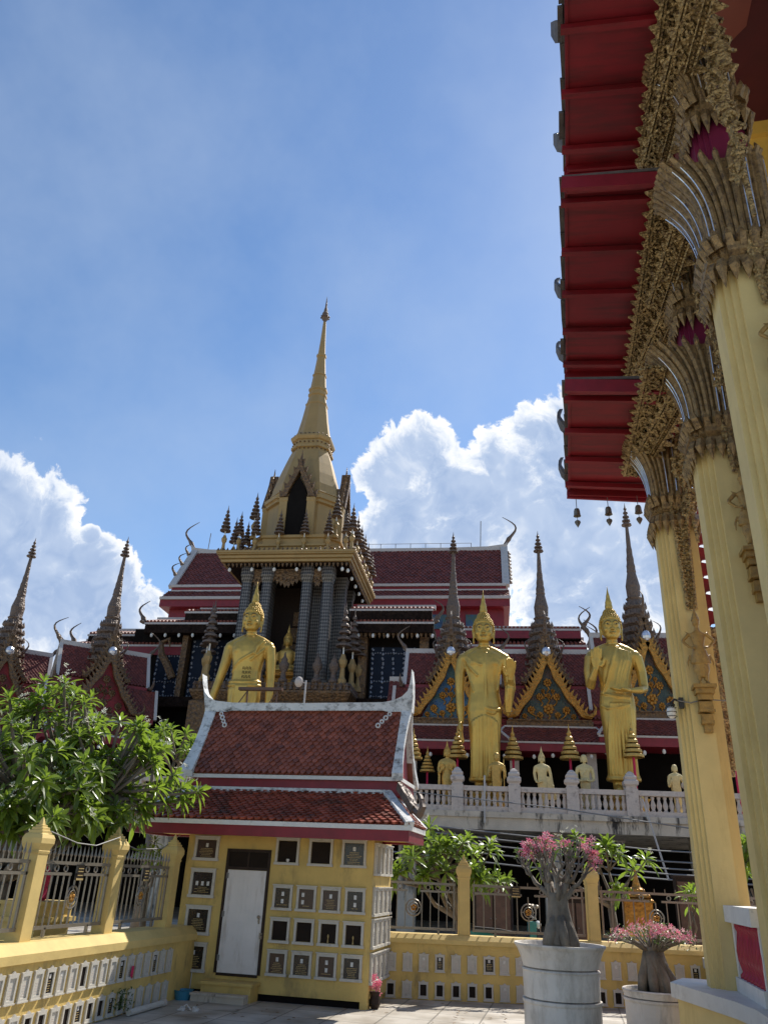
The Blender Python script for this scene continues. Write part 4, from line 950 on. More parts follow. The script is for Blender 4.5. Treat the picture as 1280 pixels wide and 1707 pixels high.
def wings():
    h = thing('side_gallery', 'dark gallery with blue studded doors and low scalloped eaves, right of the golden tower', 'gallery', (-4.5,38,3.76), T)
    m = MB(); m.box(-7.6, -2.8, 38.3, 44, 3.77, 13.2); m.build('wall', void_shade, h)
    m = MB(); m.box(-7.2, -2.8, 37.3, 38.3, 8.9, 9.45); m.build('plinth', eave_shade, h)
    studded_door(h, -6.05, -3.7, 38.2, 9.6, 12.25, 4)
    for x in (-6.4, -3.3):
        m = MB(); m.box(x-.22, x+.22, 37.8, 38.25, 9.45, 12.7); m.build('pilaster', carve_far, h)
    m = MB()
    for i in range(17): m.lathe([(.01,-.28),(.08,-.1),(.09,0)], (-6.7+i*.235, 37.4, 12.76), 5)
    m.build('carved_fringe', carve_far, h)
    eave_roof(h, -6.8, -2.8, 37.3, 38.7, 13.3, 13.75, [(-2.75,1)])
    eave_roof(h, -7.1, -2.9, 37.5, 39.6, 14.05, 14.75)
    m = MB(); m.box(-7.0, -3, 37.9, 40, 13.6, 14.0); m.build('upper_fascia', eave_shade, h)
    m = MB()
    for i in range(6): m.ball((-6.6+i*.75, 37.35, 12.62), .08, .08, .12, 6, 5); m.cut()
    m.each('bulb', lamp_white, h)
    h = thing('side_gallery', 'dark gallery with blue studded doors and a naga-tipped eave, left of the golden tower', 'gallery', (-16,38,3.76), T)
    m = MB(); m.box(-19, -13.2, 38.3, 44, 3.77, 13.2); m.build('wall', void_shade, h)
    m = MB(); m.box(-18, -13.2, 37.3, 38.3, 8.9, 9.4); m.build('plinth', eave_shade, h)
    studded_door(h, -17.5, -16.1, 38.2, 9.5, 12.0, 2); studded_door(h, -15.6, -13.4, 38.2, 9.5, 12.6, 3)
    m = MB(); m.box(-16.0, -15.7, 37.7, 38.25, 9.4, 12.9); m.build('pilaster', carve_far, h)
    m = MB(); m.tube([(-16.2,37.6,10.4),(-16.5,37.5,11.0),(-16.9,37.4,11.6),(-17.0,37.4,12.2),(-16.6,37.4,12.4),(-16.5,37.4,12.0)], [.2,.2,.18,.14,.12,.03], 7); m.build('naga_bracket', carve_far, h)
    eave_roof(h, -18.0, -13, 37.3, 38.7, 13.25, 13.75, [(-18.1,-1)])
    eave_roof(h, -16.0, -13, 37.6, 39.6, 13.95, 14.6)
    m = MB()
    for i in range(7): m.ball((-17.6+i*.75, 37.35, 12.6), .08, .08, .12, 6, 5); m.cut()
    m.each('bulb', lamp_white, h)
    h = thing('outer_gallery', 'low outer gallery with red fascia at the far left behind the trees', 'gallery', (-20,39,3.76), T)
    m = MB(); m.box(-22.0, -16, 39.3, 43, 3.77, 11.8); m.build('wall', red_dark, h)
    eave_roof(h, -22.2, -16, 38.2, 39.3, 12.3, 12.7, [(-22.3,-1)]); eave_roof(h, -22.0, -16, 39.0, 40, 13.1, 13.5)
    m = MB(); m.box(-22.1, -16, 38.12, 38.6, 11.75, 12.2); m.build('red_fascia', red, h)
    h = thing('outer_gallery', 'outer gallery with red bands, between the right gold statue and the maroon hall', 'gallery', (2,39,3.76), T)
    m = MB(); m.box(-2.6, 4.6, 39.3, 43, 3.77, 12.4); m.build('wall', red_dark, h)
    eave_roof(h, -2.7, 4.7, 38.0, 39.3, 12.35, 12.9); eave_roof(h, -2.5, 4.5, 38.4, 40, 13.3, 13.7, [(4.6,1)])
    m = MB(); m.box(-2.7, 4.65, 37.92, 38.4, 11.75, 12.25); m.box(-2.5, 4.5, 38.3, 39, 12.8, 13.18); m.build('red_fascia', red, h)
    m = MB(); chofa(m, (4.75,38.1,12.3), (1,0,0), 1.4, 1, .12); m.build('roof_finial', grey_orn, h)
    h = thing('linking_roof', 'steep maroon tile roof with red fascia linking the pavilions beside the right statue', 'roof', (4.5,34.8,3.76), T)
    m = MB(); V = Vector((0,1.6,3.0)); tile_roof(m, (-4.5,33.2,7.7), (1,0,0), V, 16.5, 2.2, .2, .24, lift=.035)
    q = V.normalized()*2.2; m.add([(-4.5,33.22,7.68),(12,33.22,7.68),(12,33.2+q.y,7.68+q.z),(-4.5,33.2+q.y,7.68+q.z)], [(0,1,2,3)]); m.build('tile_roof', tile_far, h)
    m = MB(); m.box(-4.5, 12, 33.1, 33.4, 7.4, 7.66); m.build('red_fascia', red, h)
    m = MB(); m.box(-4.5, 12, 33.2+q.y-.05, 33.2+q.y+.3, 7.6+q.z, 7.85+q.z); m.build('ridge', barge_white, h)
    m = MB(); m.box(-4.5, 12, 34.4, 34.6, 3.77, 9.5); m.build('shade_wall', void_shade, h)  # black sheet for the shade under the linking roof
wings()
pale_eye = mat('pale_eye_paint', (.5,.38,.14), .4, var=.05)
pupil_line_shade = mat('pupils_and_line_shade', (.07,.04,.012), .6, var=.1)  # pupil paint; also shade of the incised face lines as dark colour
def remesh(mb, vox, smooth=4):
    """melt overlapping shapes into one continuous skin"""
    me = mb.mesh('raw', gold); o = bpy.data.objects.new('raw', me); COL.objects.link(o)
    r = o.modifiers.new('r', 'REMESH'); r.mode = 'VOXEL'; r.voxel_size = vox
    s = o.modifiers.new('s', 'SMOOTH'); s.factor = .5; s.iterations = smooth
    dg = bpy.context.evaluated_depsgraph_get(); dg.update()
    out = bpy.data.meshes.new_from_object(o.evaluated_get(dg)); bpy.data.objects.remove(o); out.shade_smooth()
    return out
def link_mesh(name, me, m, parent, label=None):
    me.name = name; me.materials.clear(); me.materials.append(m); og = ORG.get(parent.name, (0,0,0))
    if any(og): me.transform(Matrix.Translation((-og[0],-og[1],-og[2])))
    o = bpy.data.objects.new(name, me); COL.objects.link(o); o.parent = parent; ORG[o.name] = (0,0,0)
    return o
def hand(m, w, d, pn, th, L, curl=.15, r=None):
    """hand from wrist w: d = finger direction, pn = palm normal, th = thumb side"""
    w = Vector(w); d = Vector(d).normalized(); pn = Vector(pn); pn = (pn-d*pn.dot(d)).normalized(); th = Vector(th); th = (th-d*th.dot(d)-pn*th.dot(pn)).normalized()
    W = L*.46; rr = r or L*.068
    rings = []
    for t, ww, hh in ((0,.5,.3),(.15,.75,.3),(.35,1.0,.3),(.5,1.0,.24)):
        c = w+d*L*t; rings.append([c+th*W*.5*ww*cos(a)+pn*W*.5*hh*1.2*sin(a) for a in [2*pi*i/10 for i in range(10)]])
    m.loft(rings)
    for i, ln in enumerate((.46,.52,.48,.38)):
        s = w+d*L*.46+th*W*(.38-.255*i); dd = (d+th*(.06-.045*i)).normalized(); P = [s]; a = 0
        for k in range(3):
            a += curl*(.6+.5*k); P.append(P[-1]+(dd*cos(a)+pn*sin(a))*L*ln*(.42,.33,.27)[k])
        m.tube(P, [rr*1.05, rr, rr*.92, rr*.6], 7)
    s = w+d*L*.1+th*W*.38; m.tube([s, s+d*L*.16+th*L*.13, s+d*L*.32+th*L*.17+pn*L*.03, s+d*L*.44+th*L*.17+pn*L*.06], [rr*1.5,rr*1.3,rr*1.05,rr*.6], 7)

def buddha_head(m, zc, k=1.0, crown=True):
    P = lambda x, y, z: (x*k, y*k, zc+z*k)
    # skull, jaw, cheeks
    rings = []
    for z, rx, ry, cy in ((-.46,.1,.1,-.2),(-.43,.2,.18,-.17),(-.34,.28,.27,-.1),(-.2,.335,.35,-.04),(0,.365,.4,0),(.2,.37,.42,.02),(.36,.34,.39,.03),(.48,.26,.3,.04),(.55,.14,.16,.04)):
        rings.append([P(rx*cos(a), cy+ry*sin(a), z) for a in [2*pi*i/20 for i in range(20)]])
    m.loft(rings)
    f = lambda x, z: -.0-.4*sqrt(max(.05, 1-(x/.37)**2))*(1 if z > -.1 else 1+.25*(z+.1))
    m.loft([[P(x*w, y, z) for x, y in ((-1,-.36),(0,t),(1,-.36),(0,-.3))] for z, w, t in ((.14,.03,-.42),(0,.04,-.46),(-.1,.06,-.5),(-.145,.085,-.5),(-.16,.06,-.42))])
    for sx in (-1, 1):
        m.ball(P(sx*.05,-.43,-.14), .04*k, .045*k, .035*k, 8, 6)
        br = [P(sx*x, f(x,0)-.015, z) for x, z in ((.035,.1),(.09,.165),(.16,.185),(.24,.15),(.29,.09))]; m.tube(br, [.014*k,.02*k,.02*k,.018*k,.01*k], 6)
        m.ball(P(sx*.165, f(.165,0)+.045, .065), .1*k, .07*k, .055*k, 10, 7)
        lid = [P(sx*x, f(x,0)-.005, z) for x, z in ((.07,.03),(.12,.012),(.17,.008),(.23,.02),(.265,.045))]; m.tube(lid, [.01*k,.02*k,.022*k,.02*k,.008*k], 6)
        m.ball(P(sx*.2,-.27,-.13), .12*k, .1*k, .13*k, 8, 6)
        ear = [P(sx*.37,-.0,.12), P(sx*.4,.02,.16), P(sx*.41,.05,.08), P(sx*.4,.03,-.1), P(sx*.39,.0,-.28), P(sx*.385,-.02,-.44), P(sx*.375,-.0,-.5)]
        m.tube(ear, [.03*k,.045*k,.05*k,.045*k,.04*k,.045*k,.02*k], 6)
    m.tube([P(-.13,-.37,-.232), P(-.07,-.42,-.255), P(-.025,-.44,-.24), P(0,-.44,-.25), P(.025,-.44,-.24), P(.07,-.42,-.255), P(.13,-.37,-.232)], [.008*k,.024*k,.03*k,.026*k,.03*k,.024*k,.008*k], 6)
    m.tube([P(-.1,-.385,-.285), P(0,-.425,-.3), P(.1,-.385,-.285)], [.012*k,.032*k,.012*k], 6)
    m.ball(P(0,-.33,-.4), .1*k, .09*k, .07*k, 8, 6)
def buddha_hair(parent, zc, k, m_, flame=.95):
    h = MB()
    P = lambda x, y, z: (x*k, y*k, zc+z*k)
    # cap with hairline curving over the brow, snail curls in rows, topknot
    rings = []
    for z, rx, ry in ((.0,.385,.42),(.15,.4,.44),(.3,.385,.43),(.42,.33,.375),(.53,.23,.27),(.58,.22,.24)):
        rings.append([P(rx*cos(a), .035+ry*sin(a) + (.2 if z < .29 and sin(a) < -.35 else 0), z) for a in [2*pi*i/24 for i in range(24)]])
    h.loft(rings); h.ball(P(0,.04,.58), .235*k, .235*k, .21*k, 12, 8)
    for r_ in range(9):
        z = -.05+.075*r_; t = min(1, max(0, z/.6)); rx = .395*sqrt(max(.05, 1-(max(0, z-.12)/.55)**2)); ry = rx*1.1; n = int(30*rx/.39)
        for i in range(n):
            a = 2*pi*(i+.5*(r_ % 2))/n
            if sin(a) < -.15 and z < .345+.05*cos(a)**2*0-.16*abs(cos(a))**2: continue
            h.ball(P(rx*cos(a), .035+ry*sin(a), z), .042*k, n=6, m=4)
    for r_ in range(4):
        z = .6+.055*r_; rr = .235*sqrt(max(.02, 1-((z-.58)/.22)**2)); n = max(5, int(34*rr/.39))
        for i in range(n):
            a = 2*pi*(i+.5*(r_ % 2))/n; h.ball(P(rr*cos(a), .04+rr*sin(a), z), .038*k, n=6, m=4)
    h.build('curled_hair', m_, parent, smooth=True)
    fl = MB(); s = flame*k
    fl.lathe([(.1*k,0),(.14*k,.05*s),(.15*k,.14*s),(.125*k,.27*s),(.135*k,.3*s),(.1*k,.42*s),(.075*k,.52*s),(.08*k,.55*s),(.045*k,.7*s),(.02*k,.85*s),(.003*k,s)], P(0,.04,.74), 10); fl.build('flame_finial', m_, parent, smooth=True)
    e = MB()
    f = lambda x: -.4*sqrt(max(.05, 1-(x/.37)**2))
    for sx in (-1, 1):
        e.tube([P(sx*x, f(x)-.012, z) for x, z in ((.07,.05),(.12,.075),(.17,.08),(.22,.07),(.26,.05))], [.008*k,.022*k,.026*k,.022*k,.006*k], 6)
    e.m = 1
    for sx in (-1, 1):
        e.ball(P(sx*.165, f(.165)-.05, .07), .028*k, .02*k, .026*k, 8, 5)
        e.tube([P(sx*x, f(x)-.036, z) for x, z in ((.04,.12),(.09,.18),(.16,.2),(.24,.165),(.29,.1))], [.006*k,.012*k,.013*k,.012*k,.006*k], 5)
    e.tube([P(x, y, z) for x, y, z in ((-.13,-.395,-.262),(-.06,-.45,-.275),(0,-.468,-.268),(.06,-.45,-.275),(.13,-.395,-.262))], [.006*k,.011*k,.012*k,.011*k,.006*k], 5)
    for sx in (-1, 1): e.ball(P(sx*.035,-.475,-.175), .014*k, n=6, m=4)
    e.build('painted_eyes_and_lines', [pale_eye, pupil_line_shade], parent)

TORSO = [(.5,.56,.34),(.75,.54,.33),(1.2,.53,.34),(1.8,.55,.37),(2.4,.6,.41),(2.9,.645,.44),(3.2,.635,.42),(3.6,.57,.37),(3.9,.56,.36),(4.3,.62,.38),(4.65,.72,.4),(4.9,.75,.37),(5.08,.68,.31),(5.2,.45,.25),(5.32,.24,.21)]
def tor(z):
    for (a, x0, y0), (b, x1, y1) in zip(TORSO, TORSO[1:]):
        if a <= z <= b: t = (z-a)/(b-a); return lerp(x0,x1,t), lerp(y0,y1,t)
    return TORSO[-1][1:]
def on(phi, z, o=0.0):
    rx, ry = tor(z); a = radians(phi); e = .85
    sx = copysign(abs(sin(a))**e, sin(a)); cx_ = copysign(abs(cos(a))**e, cos(a))
    return ((rx+o)*sx, -(ry+o)*cx_, z)
def buddha(pose, loc, label, m_, vox=.026, k=1.0, smooth=2, hair=True):
    h = thing('golden_buddha_statue', label, 'statue', loc, T, local=True)
    m = MB()
    m.loft([[on(360*i/28, z) for i in range(28)] for z, _, _ in TORSO])
    # hem, feet, base
    m.loft([[((x+.05*(1 if z < .6 else 0)*0)*s, y*s, z) for x, y, _ in [on(360*i/28, .5) for i in range(28)]] for z, s in ((.42,1.06),(.5,1.08),(.62,1.0))])
    for sx in (-1, 1):
        m.tube([(sx*.22,0,.5),(sx*.22,0,.12)], [.19,.16], 9); m.tube([(sx*.22,.1,.09),(sx*.23,-.2,.12),(sx*.25,-.5,.07)], [.13,.17,.1], 9)
        for q in range(5): m.ball((sx*(.15+.05*q),-.56+.02*q,.06), .04, n=6, m=4)
    m.lathe([(.19,5.2),(.195,5.42),(.225,5.45),(.2,5.5),(.215,5.55),(.2,5.6),(.2,5.8)], (0,.03,0), 14)
    for sx in (-1, 1):
        m.ball((sx*.78,.0,4.93), .235, .22, .22, 10, 8); m.tube([(sx*.2,.02,5.32),(sx*.5,.02,5.17),(sx*.78,0,5.02)], [.15,.17,.14], 9)
    m.ball((-.3,-.25,4.72), .28, .14, .22, 10, 7); m.ball((.3,-.25,4.72), .28, .14, .22, 10, 7)
    def fold(pts, r=.028, o=.0): r = max(r*1.8, .045); m.tube([on(p, z, o) for p, z in pts], r, 6)
    def arm_down(sx, out=.12):
        m.tube([(sx*.84,.02,4.9),(sx*(.93),.03,4.3),(sx*(.98+out*.4),.03,3.6),(sx*(1.0+out*.8),-.02,3.0),(sx*(.99+out),-.08,2.5)], [.215,.2,.165,.15,.1], 11)
        hand(m, (sx*(.99+out),-.08,2.52), (sx*.02,-.1,-1), (-sx,-.15,0), (0,-1,0), .82, .16)
    if pose == 'bare':
        arm_down(-1, .3); arm_down(1, .02)
        fold([(62,4.95),(40,4.8),(15,4.55),(-15,4.3),(-45,4.05),(-75,3.85)], .03); fold([(75,4.98),(60,4.75),(35,4.5),(15,4.3)], .03)
        m.tube([(.62,-.2,5.12),(.45,-.36,4.85),(.36,-.42,4.5)], [.1,.09,.03], 6)
        for i in range(2): fold([(-90+15*j, 3.42-.14*i+.06*abs(j-6)/6) for j in range(13)], .04, .01)
        m.loft([[((.0)+x*.24, -.46-y, z) for x, y in ((-1,0),(1,0),(1,.05),(-1,.05))] for z in (3.3,.55)])
        for p in (-50,-38,38,50,-62,62): fold([(p,3.2),(p*.9,2.2),(p*.85,.6)], .025)
        for p in (-17, 17): fold([(p*1.5,3.2),(p*1.55,2),(p*1.6,.6)], .03, .02)
    elif pose == 'walk':
        arm_down(-1, -.12)
        # bent left arm, hand raised in front, sleeve of the robe hanging from it
        m.tube([(.84,0,4.92),(.93,.0,4.3),(.98,-.05,3.75)], [.225,.23,.2], 11); m.tube([(.98,-.05,3.75),(1.0,-.4,3.85),(.98,-.72,4.05)], [.19,.15,.1], 10)
        hand(m, (.98,-.7,4.03), (.05,-.35,1), (-.25,-1,.0), (-1,-.2,0), .78, .12)
        m.loft([[(cx_+rx*cos(a), cy_+ry*sin(a), z) for a in [2*pi*i/12 for i in range(12)]] for z, cx_, cy_, rx, ry in ((2.75,.86,-.12,.05,.12),(2.95,.87,-.15,.12,.2),(3.3,.9,-.2,.17,.27),(3.7,.95,-.28,.19,.3),(3.95,.97,-.3,.16,.26))])
        for q in (-.1,.02,.12): m.tube([(.9+q,-.42,3.8),(.88+q*.9,-.4,3.3),(.87+q*.6,-.3,2.85)], .04, 6)
        fold([(5,5.12),(2,4.7),(3,4.2),(4,3.4),(4,2.98)], .035)
        fold([(4,2.98),(20,2.93),(40,2.93),(58,2.98)], .04, .01); fold([(4,2.86),(18,2.8),(34,2.83)], .03, .01)
        for a in ((-70,4.9,-20,4.2),(-78,4.6,-40,3.6),(-60,5.0,-5,4.6)): fold([(a[0],a[1]),(lerp(a[0],a[2],.5),lerp(a[1],a[3],.6)),(a[2],a[3])], .015)
        for p in (-62,-48,-35,-22,-10,4,16,28,40,55): fold([(p*.75,2.75-abs(p)*.004),(p*.9,1.8),(p,.55)], .028 if p % 3 else .036)
        fold([(62,4.9),(66,4.3),(60,3.7)], .03)
    else:
        # right hand raised palm forward, left forearm level across the waist
        m.tube([(-.84,0,4.92),(-.93,.02,4.35),(-.92,.0,3.78)], [.22,.2,.17], 11); m.tube([(-.92,0,3.75),(-.86,-.3,4.0),(-.74,-.5,4.35)], [.17,.15,.1], 10)
        hand(m, (-.74,-.5,4.33), (.08,-.08,1), (0,-1,0), (1,0,0), .85, .06)
        m.tube([(.84,0,4.92),(.97,.02,4.35),(1.0,-.05,3.72)], [.22,.19,.165], 11); m.tube([(1.0,-.05,3.7),(.78,-.45,3.56),(.42,-.66,3.5)], [.16,.135,.09], 10)
        hand(m, (.42,-.66,3.5), (-1,-.12,.02), (0,-.15,1), (0,-1,.3), .8, .1)
        fold([(10,5.22),(-2,4.85),(-14,4.4),(-28,4.0),(-42,3.7),(-60,3.45)], .035)
        for a in (12, 24, 36): fold([(10+a,5.2-a*.003),(2+a*.9,4.7),(-6+a*.75,4.2),(-10+a*.6,3.75),(-8+a*.5,3.5)], .026)
        fold([(58,5.05),(52,4.6),(40,4.0),(34,3.6)], .026)
        fold([(-75,3.5),(-40,3.42),(0,3.32),(40,3.3)], .03); fold([(-70,3.05),(-35,2.9),(5,2.95),(30,3.05)], .03)
        for p in (-58,-44,-30,-18,-6,6,20,34,50): fold([(p*.5+6,3.1),(p*.8,2.0),(p,.6)], .025)
    buddha_head(m, 6.02, 1.0)
    me = remesh(m, vox, smooth)
    link_mesh('body', me, m_, h)
    if hair: buddha_hair(h, 6.02, 1.0, m_, 1.0)
    m = MB(); m.lathe([(.62,-.2),(.66,-.12),(.6,-.05),(.68,0),(.64,.03)], (0,0,0), 20); m.build('lotus_base', m_, h, smooth=True)
    if pose == 'bare':      # letters incised on the belly
        m = MB()
        for i in range(3):
            for j in range(3):
                x = .12+(i-1)*.13; z = 3.98-j*.17; y = -.395
                m.tube([(x-.04,y,z-.05),(x-.03,y-.01,z+.05),(x+.03,y-.01,z+.03),(x+.01,y-.01,z-.02),(x+.05,y,z-.06)], .011, 4)
        m.build('incised_script', wood_dark, h)
    h.scale = (k,)*3
    return h
b1 = buddha('bare', (-9.6,29.4,4.85), 'bare-chested golden standing statue with both arms down, behind the tiled house roof', gold)
b2 = buddha('walk', (-.25,29.5,4.45), 'golden standing statue in full robe with one arm hanging, middle of the terrace', gold)
b3 = buddha('bless', (4.6,29.5,4.6), 'golden standing statue raising its right palm, at the right of the terrace', gold)
m = MB()
for x, z1 in ((-9.6,4.65),(-.25,4.25),(4.6,4.4)):
    pm = MB(); pm.lathe([(.75,3.77),(.75,3.9),(.65,3.95),(.65,z1-.1),(.72,z1-.02),(.72,z1)], (x,29.45,0), sq=True)
    solo('statue_plinth', pm, gold_s, 'square golden plinth under the %s' % {-9.6:'bare-chested gold statue', -.25:'middle walking gold statue', 4.6:'right blessing gold statue'}[x], 'plinth', (x,29.45,3.77), T)

def small_figure(kind, loc, label, m_, k):
    """waist-high terrace figures: h of about 7 units scaled down"""
    h = thing('small_statue', label, 'statue', loc, T, 'small statues along the balustrade', local=True)
    m = MB(); m.loft([[on(360*i/20, z) for i in range(20)] for z, _, _ in TORSO])
    m.lathe([(.2,5.2),(.2,5.75)], (0,0,0), 12); m.lathe([(.75,0),(.7,.3),(.6,.5)], (0,0,0), 16)
    for sx in (-1, 1): m.ball((sx*.78,0,4.93), .25, .22, .22, 9, 7); m.tube([(sx*.2,.02,5.3),(sx*.78,0,5.02)], [.16,.16], 8)
    if kind in ('buddha',):
        for sx in (-1, 1):
            m.tube([(sx*.84,0,4.9),(sx*.98,0,4.2),(sx*.95,-.1,3.6)], [.24,.22,.2], 9); m.tube([(sx*.95,-.1,3.6),(sx*.8,-.45,3.7),(sx*.6,-.6,4.0)], [.2,.17,.12], 9); hand(m, (sx*.6,-.6,3.95), (0,-.2,1), (0,-1,0), (-sx,0,0), .8, .1, .09)
        for sx in (-1, 1): m.loft([[(sx*.95+x, y, z) for x, y in ((-.12,-.3),(.12,-.3),(.15,.2),(-.15,.2))] for z in (1.2,3.8)])
    elif kind == 'walker':
        m.tube([(-.84,0,4.9),(-.98,0,4.2),(-.9,-.1,3.5)], [.24,.2,.18], 9); m.tube([(-.9,-.1,3.5),(-.75,-.4,3.1),(-.6,-.5,3.0)], [.18,.15,.1], 9); hand(m, (-.6,-.5,3.0), (1,-.2,.2), (0,0,1), (0,-1,0), .75, .2, .09)
        m.tube([(.84,0,4.9),(1.05,0,4.2),(1.15,.05,3.5),(1.3,0,2.8)], [.24,.2,.18,.12], 9); hand(m, (1.3,0,2.8), (.2,-.1,-1), (-1,0,0), (0,-1,0), .75, .15, .09)
        m.loft([[(.7+x*s, y*.6, z) for x, y in ((-.2,-.3),(.5,-.3),(.6,.2),(-.1,.3))] for z, s in ((1.0,1.9),(2.4,1.4),(3.8,.7))])
    elif kind == 'monk':
        for sx in (-1, 1):
            m.tube([(sx*.84,0,4.9),(sx*1.02,.05,4.2),(sx*1.0,-.05,3.5)], [.25,.22,.2], 9); m.tube([(sx*1.0,-.05,3.5),(sx*.7,-.45,3.3),(sx*.25,-.55,3.3)], [.2,.16,.12], 9); hand(m, (sx*.3,-.55,3.3), (-sx,-.2,.1), (0,0,1), (0,-1,0), .7, .3, .09)
        m.tube([on(40,5.0),on(10,4.6,.02),on(-30,4.0,.02),on(-60,3.6)], .07, 6); m.tube([on(p,3.5,.03) for p in range(-90,91,20)], .07, 6)
    else:
        for sx in (-1, 1):
            m.tube([(sx*.84,0,4.9),(sx*1.0,0,4.2),(sx*1.0,-.1,3.5)], [.25,.22,.2], 9); m.tube([(sx*1.0,-.1,3.5),(sx*.95,-.5,3.6),(sx*.9,-.65,3.9)], [.2,.16,.12], 9); hand(m, (sx*.9,-.65,3.85), (0,-.3,.8), (-sx,0,0), (0,-1,0), .7, .7, .09)
        m.tube([(.9,-.78,.05),(.9,-.78,5.6)], .07, 6); m.loft([[(x*s-.1, y, z) for x, y in ((-.5,-.42),(.5,-.42),(.6,.3),(-.6,.3))] for z, s in ((2.3,.9),(4.0,1.1),(5.0,.95))])
    buddha_head(m, 6.02, 1.0)
    link_mesh('body', remesh(m, .042, 2), m_, h)
    if kind in ('buddha', 'walker'): buddha_hair(h, 6.02, 1.0, m_, .9)
    h.scale = (k,)*3
    return h
small_figure('buddha', (-1.6,28.75,4.0), 'small golden standing figure with both hands raised, by the leftmost visible balustrade post', gold_s, .29)
small_figure('staff', (.15,28.75,4.0), 'small golden monk figure holding a staff, in front of the middle gold statue', gold_s, .275)
small_figure('walker', (1.72,28.75,4.0), 'small pale gold walking figure with flaring robe, between two balustrade posts', gold_pale, .27)
small_figure('monk', (3.18,28.75,4.0), 'small cream monk figure with bare head and sash, beside the fourth post', gold_pale, .275)
small_figure('staff', (6.2,28.75,4.0), 'small cream figure with a staff, next to the yellow column', gold_pale, .235)

def seated(loc):
    h = thing('seated_statue', 'small seated golden statue in the dark opening under the tower', 'statue', loc, T, local=True)
    m = MB(); m.loft([[(x*s, y*s, z) for x, y, _ in [on(360*i/18, 4.3) for i in range(18)]] for z, s in ((.5,1.1),(1.0,.95),(1.7,1.15),(2.0,1.1),(2.2,.6))])
    m.ball((0,-.3,.35), 1.15, .75, .32, 14, 8)
    for sx in (-1, 1): m.tube([(sx*.75,0,1.95),(sx*.9,0,1.3),(sx*.85,-.4,.7),(sx*.3,-.7,.65)], [.2,.18,.15,.1], 8)
    m.lathe([(.2,2.1),(.2,2.6)], (0,0,0), 10); buddha_head(m, 2.9, .9)
    link_mesh('body', remesh(m, .06, 3), gold_s, h); buddha_hair(h, 2.9, .9, gold_s, .9)
    m = MB(); m.lathe([(1.5,-1.2),(1.5,-1.0),(1.3,-.9),(1.3,-.5),(1.5,-.35),(1.25,-.2),(1.3,.05)], (0,0,0), sq=True); m.build('stepped_throne', gilt, h)
    h.scale = (.62,)*3
seated((TC[0]+.15, TC[1]-1.9, 10.6))

# gold tiered umbrellas on red poles along the terrace
def umbrella(loc, label, s=1.0, tiers=5):
    h = thing('gold_tiered_umbrella', label, 'ceremonial umbrella', loc, T, 'gold umbrellas on the terrace', local=True)
    m = MB(); m.tube([(0,0,0),(0,0,2.4)], .045, 8); m.lathe([(.16,0),(.14,.05),(.06,.1)], (0,0,0), 10); m.build('pole', fabric_r, h)
    for i in range(tiers):
        m = MB(); z = 2.05+i*.17; r = .38-.06*i
        m.lathe([(r*.98,z-.02),(r,z),(r*.97,z+.08),(r*.8,z+.1),(r*.55,z+.13),(r*.5,z+.12),(r*.75,z+.06),(r*.93,z-.02)], (0,0,0), 16); m.build('tier', gold_s, h, smooth=False)
    m = MB(); m.lathe([(.06,2.05+tiers*.17-.05),(.09,2.1+tiers*.17),(.03,2.2+tiers*.17),(.025,2.3+tiers*.17),(.003,2.45+tiers*.17)], (0,0,0), 8); m.build('finial', gold_s, h)
    h.scale = (s,)*3
    return h
u = umbrella((-1.3,30.5,3.78), 'gold tiered umbrella on a red pole, left of the middle gold statue')
for x, y, w, s in ((.78,30.4,'directly right of the middle gold statue',1.0), (2.88,30.5,'between the walking and monk figures',1.03), (4.9,28.9,'before the right gold statue',.98), (8.7,30.5,'seen between the two yellow columns',1.0), (-2.9,29.6,'beside the white barge of the house roof',.9), (-2.45,30.6,'half hidden behind the house roof corner',.75)):
    dup(u, (x,y,3.78), T, 'gold tiered umbrella on a red pole, '+w, scale=s)
def redented(a, s=.045, n=3):
    q = []
    for k in range(n): q += [(a-s*k, a-s*(n-k)), (a-s*(k+1), a-s*(n-k))]
    q = [(a, -(a-s*n))]+[(a, a-s*n)]+[p for k in range(n) for p in ((a-s*(k+1), a-s*(n-k)), (a-s*(k+1), a-s*(n-k-1)))]
    out = []
    for r in range(4):
        for x, y in q[1:]:
            for _ in range(r): x, y = -y, x
            out.append((x, y))
    return out
def sq_pts(w, n):        # n points per side of a rounded square of half width w
    o = []
    for s in range(4):
        for i in range(n):
            t = -1+2*(i+.5)/n; x, y = w, w*t*.93
            k = 1-.06*t*t; x *= k
            for _ in range(s): x, y = -y, x
            o.append((x, y, s, t))
    return o
